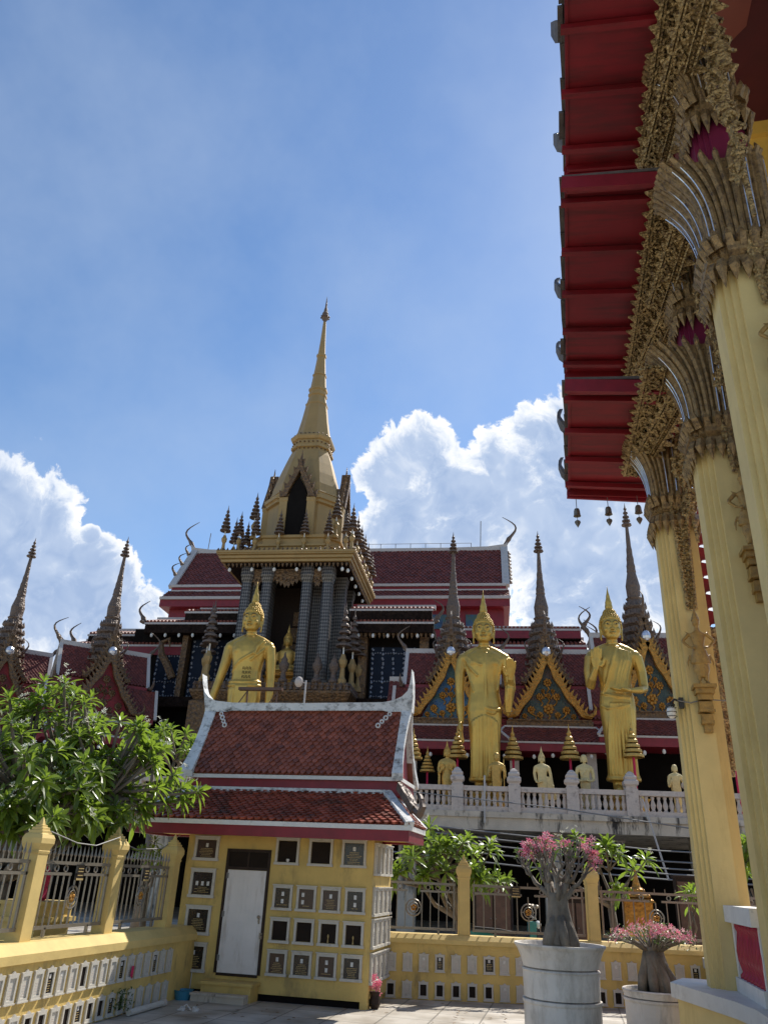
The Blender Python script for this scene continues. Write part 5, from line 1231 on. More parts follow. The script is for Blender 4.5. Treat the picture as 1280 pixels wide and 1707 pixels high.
def lotus_capital(hall_part, c, z0, z1, w0, w1, ribs=9):
    """tall lotus-petal capital: hanging leaves, collars, ribbed petals that flare at the top"""
    cx, cy = c; m = MB(); H = z1-z0
    m.plan(redented(1.0, .15), [(w0*1.0,-.02),(w0*1.12,.02),(w0*1.12,.08),(w0*1.0,.1),(w0*1.18,.14),(w0*1.22,.22),(w0*1.08,.26)], (cx,cy,z0))
    N = 14; zb = z0+.24
    def fl(t, x, y):          # the petals lean out over the court, less on the other sides
        e = lambda k, p: w0+(w0*k-w0)*t**p
        return x*(e(w1/w0, 3.1) if x < 0 else e(1.0, 2)), y*(e(1.15, 2) if y < 0 else e(1.35, 2))
    m.loft([[(cx+fl(i/N, x, y)[0]*.93, cy+fl(i/N, x, y)[1]*.93, zb+(z1-zb)*i/N) for x, y, s, tt in sq_pts(1, 5)] for i in range(N+1)])
    for j, (x0, y0, s, tt) in enumerate(sq_pts(1.0, ribs)):
        pth = []; rr = .115 if j % 2 else .085
        for i in range(N+1):
            t = i/N; x, y = fl(t, x0, y0); pth.append((cx+x*.96, cy+y*.96, zb+(z1-zb)*t))
        x, y = fl(1, x0, y0)
        pth.append((cx+x*1.06, cy+y*1.06, z1+.05)); pth.append((cx+x*1.02, cy+y*1.02, z1+.13))
        m.tube(pth, [w0*rr*(.8+.5*i/N) for i in range(N+1)]+[w0*.1,.005], 6)
    for x, y, s, tt in sq_pts(w0*1.14, 6):     # leaves: up round the petals' feet, down over the shaft
        m.tube([(cx+x*.95,cy+y*.95,z0+.2),(cx+x*1.12,cy+y*1.12,z0+.3),(cx+x*1.15,cy+y*1.15,z0+.38)], [.05,.045,.004], 5)
        L_ = .16+.1*random.random(); m.tube([(cx+x*.97,cy+y*.97,z0+.04),(cx+x*1.08,cy+y*1.08,z0-.06),(cx+x*1.0,cy+y*1.0,z0-L_*1.1)], [.045,.05,.004], 5)
    o = m.build('capital', carve_rib, hall_part)
    g = MB()
    for x0, y0, s, tt in sq_pts(1.0, ribs):
        if random.random() < .4:
            pth = []
            for i in range(2, N):
                t = i/N; x, y = fl(t, x0, y0); pth.append((cx+x*.96+x0*w0*.13, cy+y*.96+y0*w0*.13, zb+(z1-zb)*t))
            g.tube(pth, .006, 4)
    return g
def column(h, c, z0, zc, zt, w, fig_z, fx, up=None):
    cx, cy = c; m = MB(); P = redented(1.0, .17)
    m.plan(P, [(w,z0),(w*.985,zc)], (cx,cy,0)); co = m.build('column', cream, h)
    g = lotus_capital(co, c, zc, zt, w*.98, w*2.1)
    if up:
        m = MB(); m.plan(P, [(w*.85,zt-.1),(w*.85,up[0])], (cx,cy,0)); m.build('upper_shaft', plum, co)
        g2 = lotus_capital(co, c, up[0], up[1], w*.85, w*1.95); g.f += [tuple(i+len(g.v) for i in f) for f in g2.f]; g.v += g2.v; g.mi += g2.mi
    g.build('mirror_inlay', studs, co)
    # carved garland from the capital down to the figure
    fy = cy-w
    m = MB(); n = 26; zg0, zg1 = zc+.3, fig_z+.98
    for i in range(n):
        t = i/n; z = lerp(zg0, zg1, t); ww = lerp(.1, .05, t)
        for sx in (-1, 1): m.tube([(fx,fy-.01,z),(fx+sx*ww*.9,fy-.05,z+.02),(fx+sx*ww,fy-.03,z-.07),(fx+sx*ww*.2,fy-.04,z-.1)], [.02,.024,.02,.006], 5)
    m.tube([(fx,fy-.015,zg0),(fx,fy-.015,zg1)], .02, 5); m.build('carved_garland', carve, co)
    # console and guardian figure
    m = MB(); z = fig_z
    for r, a, b in ((.17,-.04,0),(.14,-.1,-.04),(.11,-.17,-.1),(.1,-.28,-.19),(.115,-.31,-.28),(.08,-.4,-.33),(.09,-.44,-.4),(.06,-.53,-.44)):
        m.box(fx-r*.75, fx+r*.75, fy-r*1.25, fy+.01, z+a, z+b)
    m.build('console', gold_dull, co)
    m = MB(); k = .125
    def Q(x, y, zz): return (fx+x*k, fy-.13+y*k, fig_z+zz*k)
    for sx in (-1, 1):
        m.tube([Q(sx*.28,0,3.2),Q(sx*.32,-.05,1.8),Q(sx*.3,0,.4)], [.42*k,.32*k,.22*k], 8); m.tube([Q(sx*.3,.1,.12),Q(sx*.38,-.6,.1)], [.2*k,.14*k], 6)
    m.loft([[Q(rx*cos(a), ry*sin(a), zz) for a in [2*pi*i/14 for i in range(14)]] for zz, rx, ry in ((2.0,.95,.5),(2.6,.85,.5),(3.3,.6,.42),(3.8,.5,.36),(4.5,.66,.42),(4.95,.72,.36),(5.2,.3,.25),(5.7,.2,.2))])
    m.loft([[Q(rx*cos(a), ry*sin(a), zz) for a in [2*pi*i/10 for i in range(10)]] for zz, rx, ry in ((2.9,.62,.5),(1.4,.75,.4),(.7,.5,.3))])
    for sx in (-1, 1):
        m.tube([Q(sx*.75,0,4.95),Q(sx*1.35,-.05,4.3),Q(sx*1.4,-.1,4.15)], [.2*k,.17*k,.16*k], 7); m.tube([Q(sx*1.4,-.1,4.15),Q(sx*.95,-.3,3.6),Q(sx*.6,-.45,3.45)], [.15*k,.13*k,.1*k], 7); m.ball(Q(sx*.55,-.5,3.45), .16*k, n=7, m=5)
        m.tube([Q(sx*.8,.1,5.0),Q(sx*1.15,.1,5.3)], [.12*k,.01*k], 5); m.tube([Q(sx*.9,.1,2.9),Q(sx*1.15,.1,2.2),Q(sx*1.1,.1,1.4)], [.1*k,.12*k,.02*k], 5)
    m.ball(Q(0,0,6.05), .36*k, .38*k, .45*k, 12, 9); m.ball(Q(0,-.36,6.0), .06*k, .1*k, .1*k, 6, 5)
    pr = [(.4*k,6.2*k),(.46*k,6.3*k),(.34*k,6.45*k),(.38*k,6.55*k),(.25*k,6.75*k),(.28*k,6.85*k),(.14*k,7.1*k),(.15*k,7.2*k),(.05*k,7.6*k),(.004,8.1*k)]
    m.lathe(pr, (fx,fy-.13,fig_z), 10)
    link_mesh('guardian_figure', remesh(m, .009, 2), gold_dull, co)
    return co
gold_dull = mat('dusty_gold_figure', (.33,.195,.05), .45, metal=.2, var=.25, vs=14, bump=.3, bs=60, stain=(.16,.11,.05), sa=(.52,.72), ss=18)
plum = mat('plum_column_paint', (.2,.02,.06), .3, var=.1)

def scroll_band(m, p0, p1, h, dn, pitch=.16, fringe=True):
    """carved board between p0 and p1, h wide along dn; scrolls and leaves in relief, leaf fringe on the far edge"""
    p0 = Vector(p0); p1 = Vector(p1); d = p1-p0; L_ = d.length; d.normalize(); dn = Vector(dn); dn = (dn-d*dn.dot(d)).normalized(); n = d.cross(dn)
    if n.dot(Vector((-.6,0,-1))) < 0: n = -n
    def bd(a, b, t, u=0):
        m.add([p0+dn*a+n*u, p1+dn*a+n*u, p1+dn*b+n*u, p0+dn*b+n*u, p0+dn*a+n*t, p1+dn*a+n*t, p1+dn*b+n*t, p0+dn*b+n*t], [(0,3,2,1),(4,5,6,7),(0,1,5,4),(1,2,6,5),(2,3,7,6),(3,0,4,7)])
    bd(0, h*.97, .02); bd(0, .035, .06); bd(.05, .07, .05); bd(h*.66, h*.7, .06); bd(h*.9, h*.97, .055)
    k = int(L_/pitch)
    for i in range(k):
        c = p0+d*((i+.5)*L_/k); fs = 1 if i % 2 else -1
        for row, rr in ((.36, .17), (.2, .09), (.54, .09)):
            q = c+dn*(h*row)+n*.035+d*(0 if row == .36 else fs*pitch*.3); r = h*rr
            m.tube([q+d*r*cos(t)*(1-.09*j)+dn*r*fs*sin(t)*(1-.09*j)+n*.012*(j % 2) for j, t in enumerate([pi*.35*j for j in range(8)])], [.018,.021,.021,.019,.017,.014,.011,.005], 5)
        q = c+dn*h*.02+n*.03; e = q-dn*(.05+.04*(i % 2))+d*pitch*.2
        m.add([q-d*pitch*.4, q+d*pitch*.4, e, q-d*pitch*.4+n*.03, q+d*pitch*.4+n*.03, e+n*.03], [(0,1,2),(3,5,4),(0,3,4,1),(1,4,5,2),(2,5,3,0)])
    for i in range(int(L_/.05)): m.ball(p0+d*((i+.5)*.05)+dn*(h*.8)+n*.03, .019, n=5, m=4)
    if fringe:
        for i in range(k):
            c = p0+d*((i+.5)*L_/k)+dn*h*.95; w = L_/k*.42; z = .08+.07*(i % 2)
            a, b, e = c-d*w, c+d*w, c+dn*z+d*w*.6
            m.add([a, b, e, a+n*.035, b+n*.035, e+n*.02], [(0,1,2),(3,5,4),(0,3,4,1),(1,4,5,2),(2,5,3,0)])

carve_rib = mat('ribbed_gilt_carving', (.29,.185,.075), .42, metal=.4, var=.5, vs=18, bump=.6, bs=70, stain=(.06,.035,.025), sa=(.5,.68), ss=22)
def hall():
    h = thing('ordination_hall', 'tall temple hall on the right with cream columns, carved gilt capitals and red eaves', 'temple hall', (3,6,0))
    m = MB()
    pl = [(1.0,10.16),(1.42,8.78),(1.5,8.3),(1.5,-4),(9,-4),(9,14.2),(1.9,14.2),(1.9,10.75),(1.2,10.75)]
    m.ext(pl, (0,0,.135), lambda a, b: (a, b, .575)); m.build('stylobate_top', step_top, h)
    m = MB(); p2 = [(1.06,10.14),(1.47,8.8),(1.55,8.3),(1.55,-4),(8.9,-4),(8.9,14.1),(1.95,14.1),(1.95,10.7),(1.25,10.7)]
    m.ext(p2, (0,0,.575), lambda a, b: (a, b, 0)); m.build('stylobate', cream, h)
    A, B, C = (1.62,9.98), (1.9,8.1), (1.89,6.1)
    column(h, A, .7, 6.02, 7.25, .25, 3.8, 1.66)
    column(h, B, .7, 6.02, 7.35, .29, 4.72, 1.98, (7.86,8.75))
    column(h, C, .7, 6.72, 8.05, .29, 5.3, 1.97, (8.72,9.75))
    # balustrade between the first two columns
    X = 1.6
    m = MB(); m.box(X, X+.22, 8.4, 9.71, .712, .84); m.box(X+.03, X+.2, 9.62, 9.72, .84, 1.335); m.box(X+.03, X+.2, 8.4, 8.45, .84, 1.335); m.box(X+.12, X+.2, 8.45, 9.62, .84, 1.335); m.box(X-.03, X+.24, 8.38, 9.73, 1.335, 1.49); m.build('balustrade_frame', white, h)
    for i in range(8):
        m = MB(); m.lathe([(.07,.84),(.07,.87),(.045,.9),(.072,1.0),(.078,1.08),(.06,1.2),(.05,1.25),(.068,1.29),(.068,1.335)], (X+.09, 9.53-i*.15, 0), 10); m.build('baluster', red_bal, h, smooth=True)
    # eaves in three steps: soffit, rafters, end boards, dark tile edge, leaf finials
    tiers = ((7.35,.33,8.4,11.4,-.1,0), (8.85,.3875,6.55,10.3,-.1,0), (9.9,.458,-4,7.3,-.1,0))
    for z, x0, y0, y1, sl, ye in tiers:
        zi = z+(1.75-x0)*sl
        m = MB(); m.add([(x0,y0,z),(1.75,y0,zi),(1.75,y1,zi),(x0,y1,z),(x0,y0,z+.05),(1.75,y0,zi+.05),(1.75,y1,zi+.05),(x0,y1,z+.05)], [(0,1,2,3),(4,5,6,7),(0,1,5,4),(1,2,6,5),(2,3,7,6),(3,0,4,7)]); m.build('soffit', red_dark, h)
        n = max(2, int((y1-y0)/.72)); m = MB()
        for i in range(n):
            y = lerp(y0+.25, y1-.35, i/(n-1)); m.bar((x0-.06,y,z-.05), (1.7,y,zi-.07), .075, .075); m.cut()
        m.each('rafter', red_dark, h)
        m = MB(); m.bar((x0-.03,y1,z-.02), (1.7,y1,zi-.05), .05, .2); m.cut(); m.bar((x0-.03,y1+.07,z+.06), (1.7,y1+.07,zi+.05), .1, .14); m.cut(); m.bar((x0-.05,y0+.02,z-.0), (1.7,y0+.02,zi-.03), .06, .18); m.cut(); m.each('end_board', red, h)
        m = MB()
        for yy in (y0+.04, y1-.08): m.ext([(x0,z-.1),(1.74,zi-.1),(1.74,zi+.088),(x0,z+.088)], (0,.04,0), lambda a_, b_: (a_, yy, b_)); m.cut()
        m.each('eave_end', red_dark, h)
        m = MB(); m.box(x0-.015, x0+.02, y0, y1, z-.02, z+.05); m.build('eave_rail', red_dark, h)
        m = MB()
        for i in range(int((y1-y0)/.42)):
            y = y0+i*.42; u = random.uniform(-.012,.012); m.bar((x0-.05+u,y,z+.075+u), (x0-.04+u*2,y+.41,z+.1-u), .035, .055, (1,0,0))
        sec = [(x0-.04,z+.09),(1.75,zi+.09),(1.75,zi+.14),(x0-.04,z+.12)]
        m.ext(sec, (0,y1+.1-y0,0), lambda a_, b_: (a_, y0, b_))
        m.build('roof_tiles', roof_edge, h)
        m = MB()
        for y in (y1-.3, y1-1.75): 
            m.loft([[(x0-.05-.1*sin(t*2.6),y+.13*w+.2*t,z+.08+.5*t),(x0-.0-.1*sin(t*2.6),y+.13*w+.2*t,z+.08+.5*t),(x0-.0-.1*sin(t*2.6),y-.13*w+.2*t,z+.08+.5*t),(x0-.05-.1*sin(t*2.6),y-.13*w+.2*t,z+.08+.5*t)] for t, w in ((0,.8),(.25,1.0),(.55,.6),(.8,.3),(1,.03))]); m.cut()
        m.each('leaf_finial', roof_edge, h)
    m = MB(); m.add([(1.7,-4,10.6),(6,-4,15.5),(6,7.2,15.5),(1.7,7.2,10.6),(1.7,-4,10.75),(6,-4,15.65),(6,7.2,15.65),(1.7,7.2,10.75)], [(0,1,2,3),(4,5,6,7),(0,1,5,4),(1,2,6,5),(2,3,7,6),(3,0,4,7)]); m.build('sun_block_roof', tile_far, h)  # out of view; roof slab added to block the sun
    # carved boards
    for p0, p1, hh in (((1.11,10.6,7.2),(1.2,7.9,7.2),.34), ((1.25,10.25,8.66),(1.32,6.6,8.66),.36), ((1.3,7.2,9.7),(1.5,1.5,9.7),.4)):
        m = MB(); scroll_band(m, p0, p1, hh, (1,0,-.15), .15, False); m.build('carved_fascia', carve, h)
    for p0, p1, hh in (((1.2,9.95,7.12),(1.52,8.4,7.12),.26), ((1.28,10.3,8.55),(1.63,8.4,8.55),.28), ((1.4,8.4,8.5),(1.6,6.6,8.5),.28), ((1.3,7.3,9.55),(1.75,3.6,9.55),.32)):
        m = MB(); scroll_band(m, p0, p1, hh, (.85,0,-.5), .16, True); m.build('carved_pelmet', carve, h)
    # carved scroll brackets beside the columns
    for cx, cy, z0, z1 in ((1.8,9.55,5.9,7.3), (1.96,7.6,6.5,8.7), (1.92,5.6,7.4,9.8)):
        m = MB(); n = 15
        for i in range(n):
            t = i/n; z = lerp(z1, z0, t); x = cx-.03+.05*sin(t*11); r = .13*(1-.6*t)
            m.tube([(x+r*1.1*cos(a)*(1-.08*j), cy+.02*sin(j), z+r*.9*sin(a)*(1-.08*j)) for j, a in enumerate([1.1*j+(pi if i % 2 else 0) for j in range(7)])], [.03,.032,.03,.028,.024,.018,.006], 5)
            m.tube([(x,cy,z),(x-.12*(1-t),cy-.02,z-.02),(x-.15*(1-t),cy-.02,z-.14)], [.03,.03,.004], 5)
        m.tube([(cx+.02,cy+.03,z1+.1),(cx-.02,cy+.03,(z0+z1)/2),(cx+.02,cy+.03,z0-.3)], [.07,.05,.02], 6)
        g_ = lambda x, y, z: (cx+x, cy-.1+y, lerp(z0,z1,.72)+z)
        m.ball(g_(0,0,.16), .05,.05,.06, 8, 6); m.tube([g_(0,0,.1),g_(0,0,-.1),g_(.02,0,-.2)], [.05,.07,.05], 7)
        for sx in (-1,1): m.tube([g_(sx*.05,0,.06),g_(sx*.12,-.03,0),g_(sx*.05,-.07,-.02)], [.022,.02,.016], 5); m.tube([g_(sx*.03,0,-.15),g_(sx*.1,-.02,-.22),g_(sx*.04,0,-.32)], [.03,.028,.016], 5)
        m.build('scroll_bracket', carve, h)
    # porch ceiling, ochre frieze and wall, pilaster with capital
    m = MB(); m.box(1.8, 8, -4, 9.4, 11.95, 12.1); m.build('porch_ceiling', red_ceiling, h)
    m = MB(); m.box(2.45, 8, 8.8, 9.1, 8.95, 11.95); m.box(2.45, 8, 8.72, 8.8, 11.7, 11.95); m.build('frieze', ochre, h)
    m = MB(); m.box(2.75, 8, 8.85, 9.1, .7, 8.95); m.build('wall', red_dark, h)
    m = MB(); m.plan(redented(1, .17), [(.2,.7),(.2,8.2)], (2.42,7.2,0)); pc = m.build('column', plum, h)
    lotus_capital(pc, (2.42,7.2), 8.2, 9.25, .2, .36).build('mirror_inlay', studs, pc)
    # fretted red bargeboard and carved brackets of the porch end, against the sky
    m = MB(); pts = [(2.33,8.6),(2.3,5.15)]
    for i in range(13):
        z = lerp(5.1, 8.5, i/12); pts += [(2.62,z),(2.62,z+.12),(2.54,z+.13),(2.47,z+.15),(2.5,z+.2),(2.6,z+.22)]
    pts.append((2.6,8.6)); m.ext(pts, (0,.06,0), lambda a, b: (a, 13.0, b)); m.build('fretted_bargeboard', red_dark, h)
    m = MB()
    for i in range(8):
        z = 5.3-i*.26; x = 2.5+.06*sin(i*1.4)
        m.tube([(x-.12,13.03,z+.1),(x+.02,12.98,z+.14),(x+.13+.04*(i % 2),12.98,z),(x+.05,13.0,z-.12),(x-.1,13.03,z-.14)], [.07,.1,.11,.09,.06], 7)
        m.ball((x+.08, 12.96, z), .09, .07, .1, 7, 5)
    m.tube([(2.45,13.03,5.5),(2.5,13.03,4.4),(2.45,13.03,3.2)], [.1,.13,.08], 7); m.box(2.35, 2.75, 12.9, 13.1, 3.95, 4.05); m.build('naga_bracket', carve, h)
    m = MB(); m.box(2.2, 2.36, 12.95, 13.1, .7, 8.6); m.build('end_post', cream, h)
step_top = mat('grey_white_step', (.6,.58,.54), .7, var=.08, vs=4, bump=.1, stain=(.4,.37,.33), sa=(.55,.8), ss=5)
roof_edge = mat('grey_roof_tiles', (.1,.085,.075), .6, var=.4, vs=5, bump=.4, bs=30)
hall()

def bell(loc, label):
    h = thing('wind_bell', label, 'bell', loc, G, 'wind bells under the eave', local=True)
    m = MB(); m.tube([(0,0,0),(0,0,.16)], .006, 5); m.lathe([(.012,-.02),(.035,-.03),(.045,-.06),(.05,-.13),(.058,-.15),(.05,-.15),(.03,-.1)], (0,0,.02), 12); m.build('bell_body', bronze, h)
    m = MB(); m.tube([(0,0,-.1),(0,0,-.2)], .004, 4); m.loft([[(-w,0,z),(0,.006,z),(w,0,z),(0,-.006,z)] for w, z in ((.004,-.19),(.04,-.21),(.045,-.24),(.025,-.28),(.002,-.32))]); m.build('clapper_leaf', bronze, h)
    return h
bronze = mat('old_bronze', (.2,.17,.13), .45, metal=.6, var=.3, vs=20)
b = bell((.41,10.9,6.8), 'bronze wind bell with leaf clapper at the outer left end of the eave')
dup(b, (.87,10.9,6.8), G, 'bronze wind bell with leaf clapper, beside the tallest needle spire')
dup(b, (1.3,10.9,6.8), G, 'bronze wind bell half hidden behind the nearest carved capital foot')
# cage lamp on the column
h = thing('wall_lamp', 'caged white lamp on a black arm fixed to the far column', 'lamp', (1.36,9.75,3.6), G, local=True)
m = MB(); m.tube([(.06,0,.03),(-.03,-.02,.06),(-.07,-.02,.02)], .014, 6); m.box(.02,.07,-.04,.04,-.04,.08); m.build('bracket', wire_b, h)
m = MB(); m.ball((-.08,-.02,-.09), .055, .055, .075, 12, 8); m.build('globe', lamp_white, h, smooth=True)
m = MB()
for z in (-.04,-.09,-.14): m.ring((-.08,-.02,z), .06, .004, 'z', 12, 4)
m.lathe([(.03,.02),(.05,0),(.05,-.015)], (-.08,-.02,0), 10); m.build('cage', wire_b, h)
m = MB()
for z, r in ((0,.008),): m.tube([(1.36,9.7,3.64),(1.5,9.69,3.61),(1.66,9.69,3.65),(1.96,9.69,3.63),(1.97,10,3.64)], r, 5)
solo('cable', m, wire_m, 'grey cable slung across the front of the far cream column', 'cable', (1.5,9.7,3.6))
def leaf_blade(m, base, d, up, L, W, droop):
    """long pointed leaf with a folded midrib, bending down towards its tip"""
    d = Vector(d).normalized(); up = Vector(up); s = d.cross(up)
    if s.length < .05: s = d.cross(Vector((1,0,0)))
    s.normalize(); n = s.cross(d).normalized(); B = Vector(base); vs = []; fs = []
    prof = ((0,.1),(.16,.42),(.38,.85),(.6,1.0),(.8,.72),(1,.02))
    for i, (t, w) in enumerate(prof):
        a = droop*t; c = B+(d*cos(a*.6)-Vector((0,0,1))*sin(a*.6)*.9)*L*t
        h = n*W*.22*w
        vs += [c+s*W*.5*w+h, c, c-s*W*.5*w+h]
    for i in range(len(prof)-1):
        k = i*3; fs += [(k,k+1,k+4,k+3), (k+1,k+2,k+5,k+4)]
    m.add(vs, fs)
def rosette(m, tip, ax, n, L, rnd):
    ax = Vector(ax).normalized(); a = ax.orthogonal().normalized(); b = ax.cross(a); t0 = rnd.random()*6
    for i in range(n):
        f = i/(n-1); el = lerp(1.25, -.15, f**.8)+rnd.uniform(-.15,.15); az = t0+i*2.4
        d = (a*cos(az)+b*sin(az))*cos(el)+ax*sin(el)
        l = L*rnd.uniform(.75,1.1)*(.65+.35*min(1, f*2.2)); leaf_blade(m, Vector(tip)-ax*.06*f, d, ax, l, l*.27, rnd.uniform(.25,.9)*(.5+f))
def bloom(m, c, ax, r, rnd, n=5):
    ax = Vector(ax).normalized(); a = ax.orthogonal().normalized(); b = ax.cross(a); c = Vector(c); t0 = rnd.random()*6
    for i in range(n):
        t = t0+2*pi*i/n; d = a*cos(t)+b*sin(t); e = a*cos(t+1.0)+b*sin(t+1.0)
        m.add([c, c+d*r*.7-e*r*.25+ax*r*.3, c+d*r*1.05+ax*r*.28, c+d*r*.75+e*r*.3+ax*r*.4], [(0,1,2,3)])
def frangipani(label, base, fork, lobes, n, L, seed, leaves=(13,18), r0=.1, flowers=.25, extra=(), hubs=9):
    """candelabra tree: trunk, forking limbs, a rosette of long leaves at each twig end"""
    rnd = random.Random(seed); h = thing('frangipani_tree', label, 'tree', base)
    pts = []
    for _ in range(n):
        (cx, cy, cz), rr, hh = rnd.choices(lobes, [l[1] for l in lobes])[0]
        t = rnd.uniform(0, 2*pi); e = asin(rnd.uniform(-.55, 1)); q = rnd.uniform(.72, 1.02)
        pts.append(Vector((cx+rr*q*cos(e)*cos(t), cy+rr*q*cos(e)*sin(t), cz+hh*q*sin(e))))
    pts += [Vector(p) for p in extra]
    cen = sum(pts, Vector())/len(pts); F = Vector(fork)
    H = [F.lerp(rnd.choice(pts), rnd.uniform(.4,.68)) for _ in range(hubs)]
    tr = MB(); B = Vector(base); tr.tube([B, B.lerp(F,.5)+Vector((.06,.04,0)), F], [r0*1.25, r0, r0*.85], 9)
    for k in H:
        mid = F.lerp(k,.5)+Vector((rnd.uniform(-.1,.1),rnd.uniform(-.1,.1),-.06)); tr.tube([F-Vector((0,0,.05)), mid, k], [r0*.7, r0*.46, r0*.3], 7)
    fo = MB(); fl = MB()
    for p in pts:
        k = min(H, key=lambda q: (q-p).length+rnd.random()*.25); d = p-k; L_ = d.length
        ax = (d.normalized()*.8+Vector((0,0,.75))+(p-cen)*.25).normalized()
        tr.tube([k, k.lerp(p,.55)-Vector((0,0,.06*L_)), p-ax*.06, p], [max(.013,r0*.26), max(.012,r0*.2), max(.011,r0*.15), max(.01,r0*.11)], 6)
        rosette(fo, p, ax, rnd.randint(*leaves), L*rnd.uniform(.85,1.12), rnd)
        if rnd.random() < flowers:
            for _ in range(rnd.randint(3,8)):
                q = p+ax*rnd.uniform(.08,.2)+Vector((rnd.uniform(-.08,.08),rnd.uniform(-.08,.08),rnd.uniform(-.04,.06))); bloom(fl, q, (rnd.uniform(-1,1),rnd.uniform(-1,.2),.9), .035, rnd)
    tr.build('trunk', bark, h, smooth=True); fo.build('crown', leaf, h, fix=False)
    if fl.v: fl.build('flowers', petal_w, h, fix=False)
    return h
frangipani('large frangipani tree with white flowers, overhanging the fence at the left edge', (-6.95,9.1,0), (-6.75,9.2,1.45),
    [((-6.9,8.9,2.85),.95,.8), ((-6.7,9.5,3.3),.6,.5), ((-6.1,10.0,3.15),.55,.5), ((-6.3,9.1,2.5),.7,.5), ((-5.75,10.2,2.75),.5,.5), ((-6.5,8.2,2.5),.65,.75), ((-6.0,9.6,2.35),.5,.4), ((-6.0,8.6,2.2),.5,.4), ((-6.1,9.4,2.1),.5,.3), ((-6.7,8.3,2.05),.6,.4), ((-5.9,10.2,2.3),.4,.3)], 240, .26, 5,
    extra=((-5.2,10.5,2.62),(-5.35,10.4,2.42),(-6.5,9.2,3.8),(-5.5,10.3,3.1),(-5.4,10.6,2.8),(-5.25,10.65,2.5),(-5.0,10.6,2.6),(-6.9,9.3,3.85)), hubs=16, r0=.12)
frangipani('low frangipani by the house corner, dark leaves under the eave', (-6.2,11.7,0), (-6.1,11.6,1.3), [((-6.05,11.55,1.8),.22,.2)], 7, .2, 8, r0=.05, flowers=0, hubs=3)
frangipani('frangipani behind the tiled house roof, only its leafy top showing', (-7.6,14.2,0), (-7.5,14.1,2.6), [((-7.4,14.0,3.7),.6,.45)], 26, .28, 9, r0=.09, flowers=.1, hubs=5)
frangipani('bushy frangipani behind the fence, right of the house eave', (-2.0,15.7,0), (-2.0,15.6,1.05), [((-2.45,15.5,2.2),.42,.3), ((-1.75,15.5,2.05),.42,.35), ((-2.2,15.2,1.75),.45,.3), ((-1.4,15.2,1.75),.35,.28), ((-2.75,14.9,1.75),.35,.25)], 44, .33, 12, r0=.08, flowers=.15, hubs=10, leaves=(11,15),
    extra=((-3.0,14.6,1.62),(-2.9,15.3,2.0)))
frangipani('open frangipani with bare grey limbs, behind the tall pink-flowered pot plant', (.7,16.2,0), (.7,16.1,1.35), [((.55,16,2.2),.3,.2)], 5, .34, 15, r0=.075, flowers=.4, hubs=6, leaves=(11,15),
    extra=((-.1,15.9,2.3),(.15,16.1,2.45),(-.6,16,2.15),(.95,16,2.2),(1.38,16,2.12),(.85,15.8,1.6),(-.45,15.9,1.9),(1.15,16.3,1.95),(.3,16,2.3)))
frangipani('frangipani seen in the gap between the two cream columns', (3.2,16.5,0), (3.2,16.4,1.2), [((3.25,16.3,2.2),.35,.4)], 12, .33, 18, r0=.07, flowers=.1, hubs=5, leaves=(11,15))
frangipani('small frangipani sprout behind the fence beside the far column', (2.0,16.0,0), (2.0,15.9,.9), [((2.05,15.9,1.5),.25,.15)], 5, .28, 21, r0=.045, flowers=0, hubs=3, leaves=(9,13))

# ---- pots with desert roses
def pot(c, label, big):
    h = thing('planter_pot', label, 'flower pot', c, G, local=True); m = MB()
    if big:
        m.lathe([(.33,0),(.35,.02),(.355,.3),(.365,.315),(.365,.335),(.34,.34)], (0,0,0), 40); m.build('lower_ring', pot_m, h, smooth=False)
        m = MB(); m.lathe([(.34,.345),(.355,.35),(.36,.6),(.37,.615),(.37,.635),(.34,.64)], (0,0,0), 40); m.build('middle_ring', pot_m, h)
        m = MB(); m.lathe([(.34,.645),(.355,.65),(.36,.86),(.37,.875),(.36,.885),(.33,.89)], (0,0,0), 40); m.build('upper_ring', pot_m, h)
        m = MB(); m.lathe([(.33,.892),(.355,.9),(.375,.97),(.41,1.05),(.435,1.08),(.435,1.095),(.405,1.095),(.37,1.03),(.1,1.02),(.01,1.02)], (0,0,0), 40); m.build('bowl', pot_m, h)
        m = MB(); m.lathe([(.385,1.02),(.38,1.045),(.2,1.06),(.01,1.07)], (0,0,0), 24); m.build('soil', soil, h)
        m = MB(); m.ext([(-.13,.02),(.1,.02),(.1,.4),(.06,.44),(-.09,.44),(-.13,.4)], (0,.12,0), lambda a, b: (a, -.372, b)); m.build('arch_shade', hole_shade, h)  # dark block flush with the ring, for the opening's shade
    else:
        m.lathe([(.36,0),(.38,.02),(.385,.38),(.4,.4),(.4,.42),(.37,.425)], (0,0,0), 36); m.build('ring', pot_m, h)
        m = MB(); m.lathe([(.37,.43),(.39,.435),(.4,.49),(.41,.5),(.4,.515),(.37,.515),(.35,.46),(.01,.46)], (0,0,0), 36); m.build('bowl', pot_m, h)
        m = MB(); m.lathe([(.365,.46),(.36,.48),(.01,.5)], (0,0,0), 24); m.build('soil', soil, h)
pot((-.13,8.72,0), 'tall white concrete planter of stacked rings with a flared bowl, standing in the court', True)
pot((.96,11.42,0), 'lower white concrete ring planter, half hidden by the column step', False)
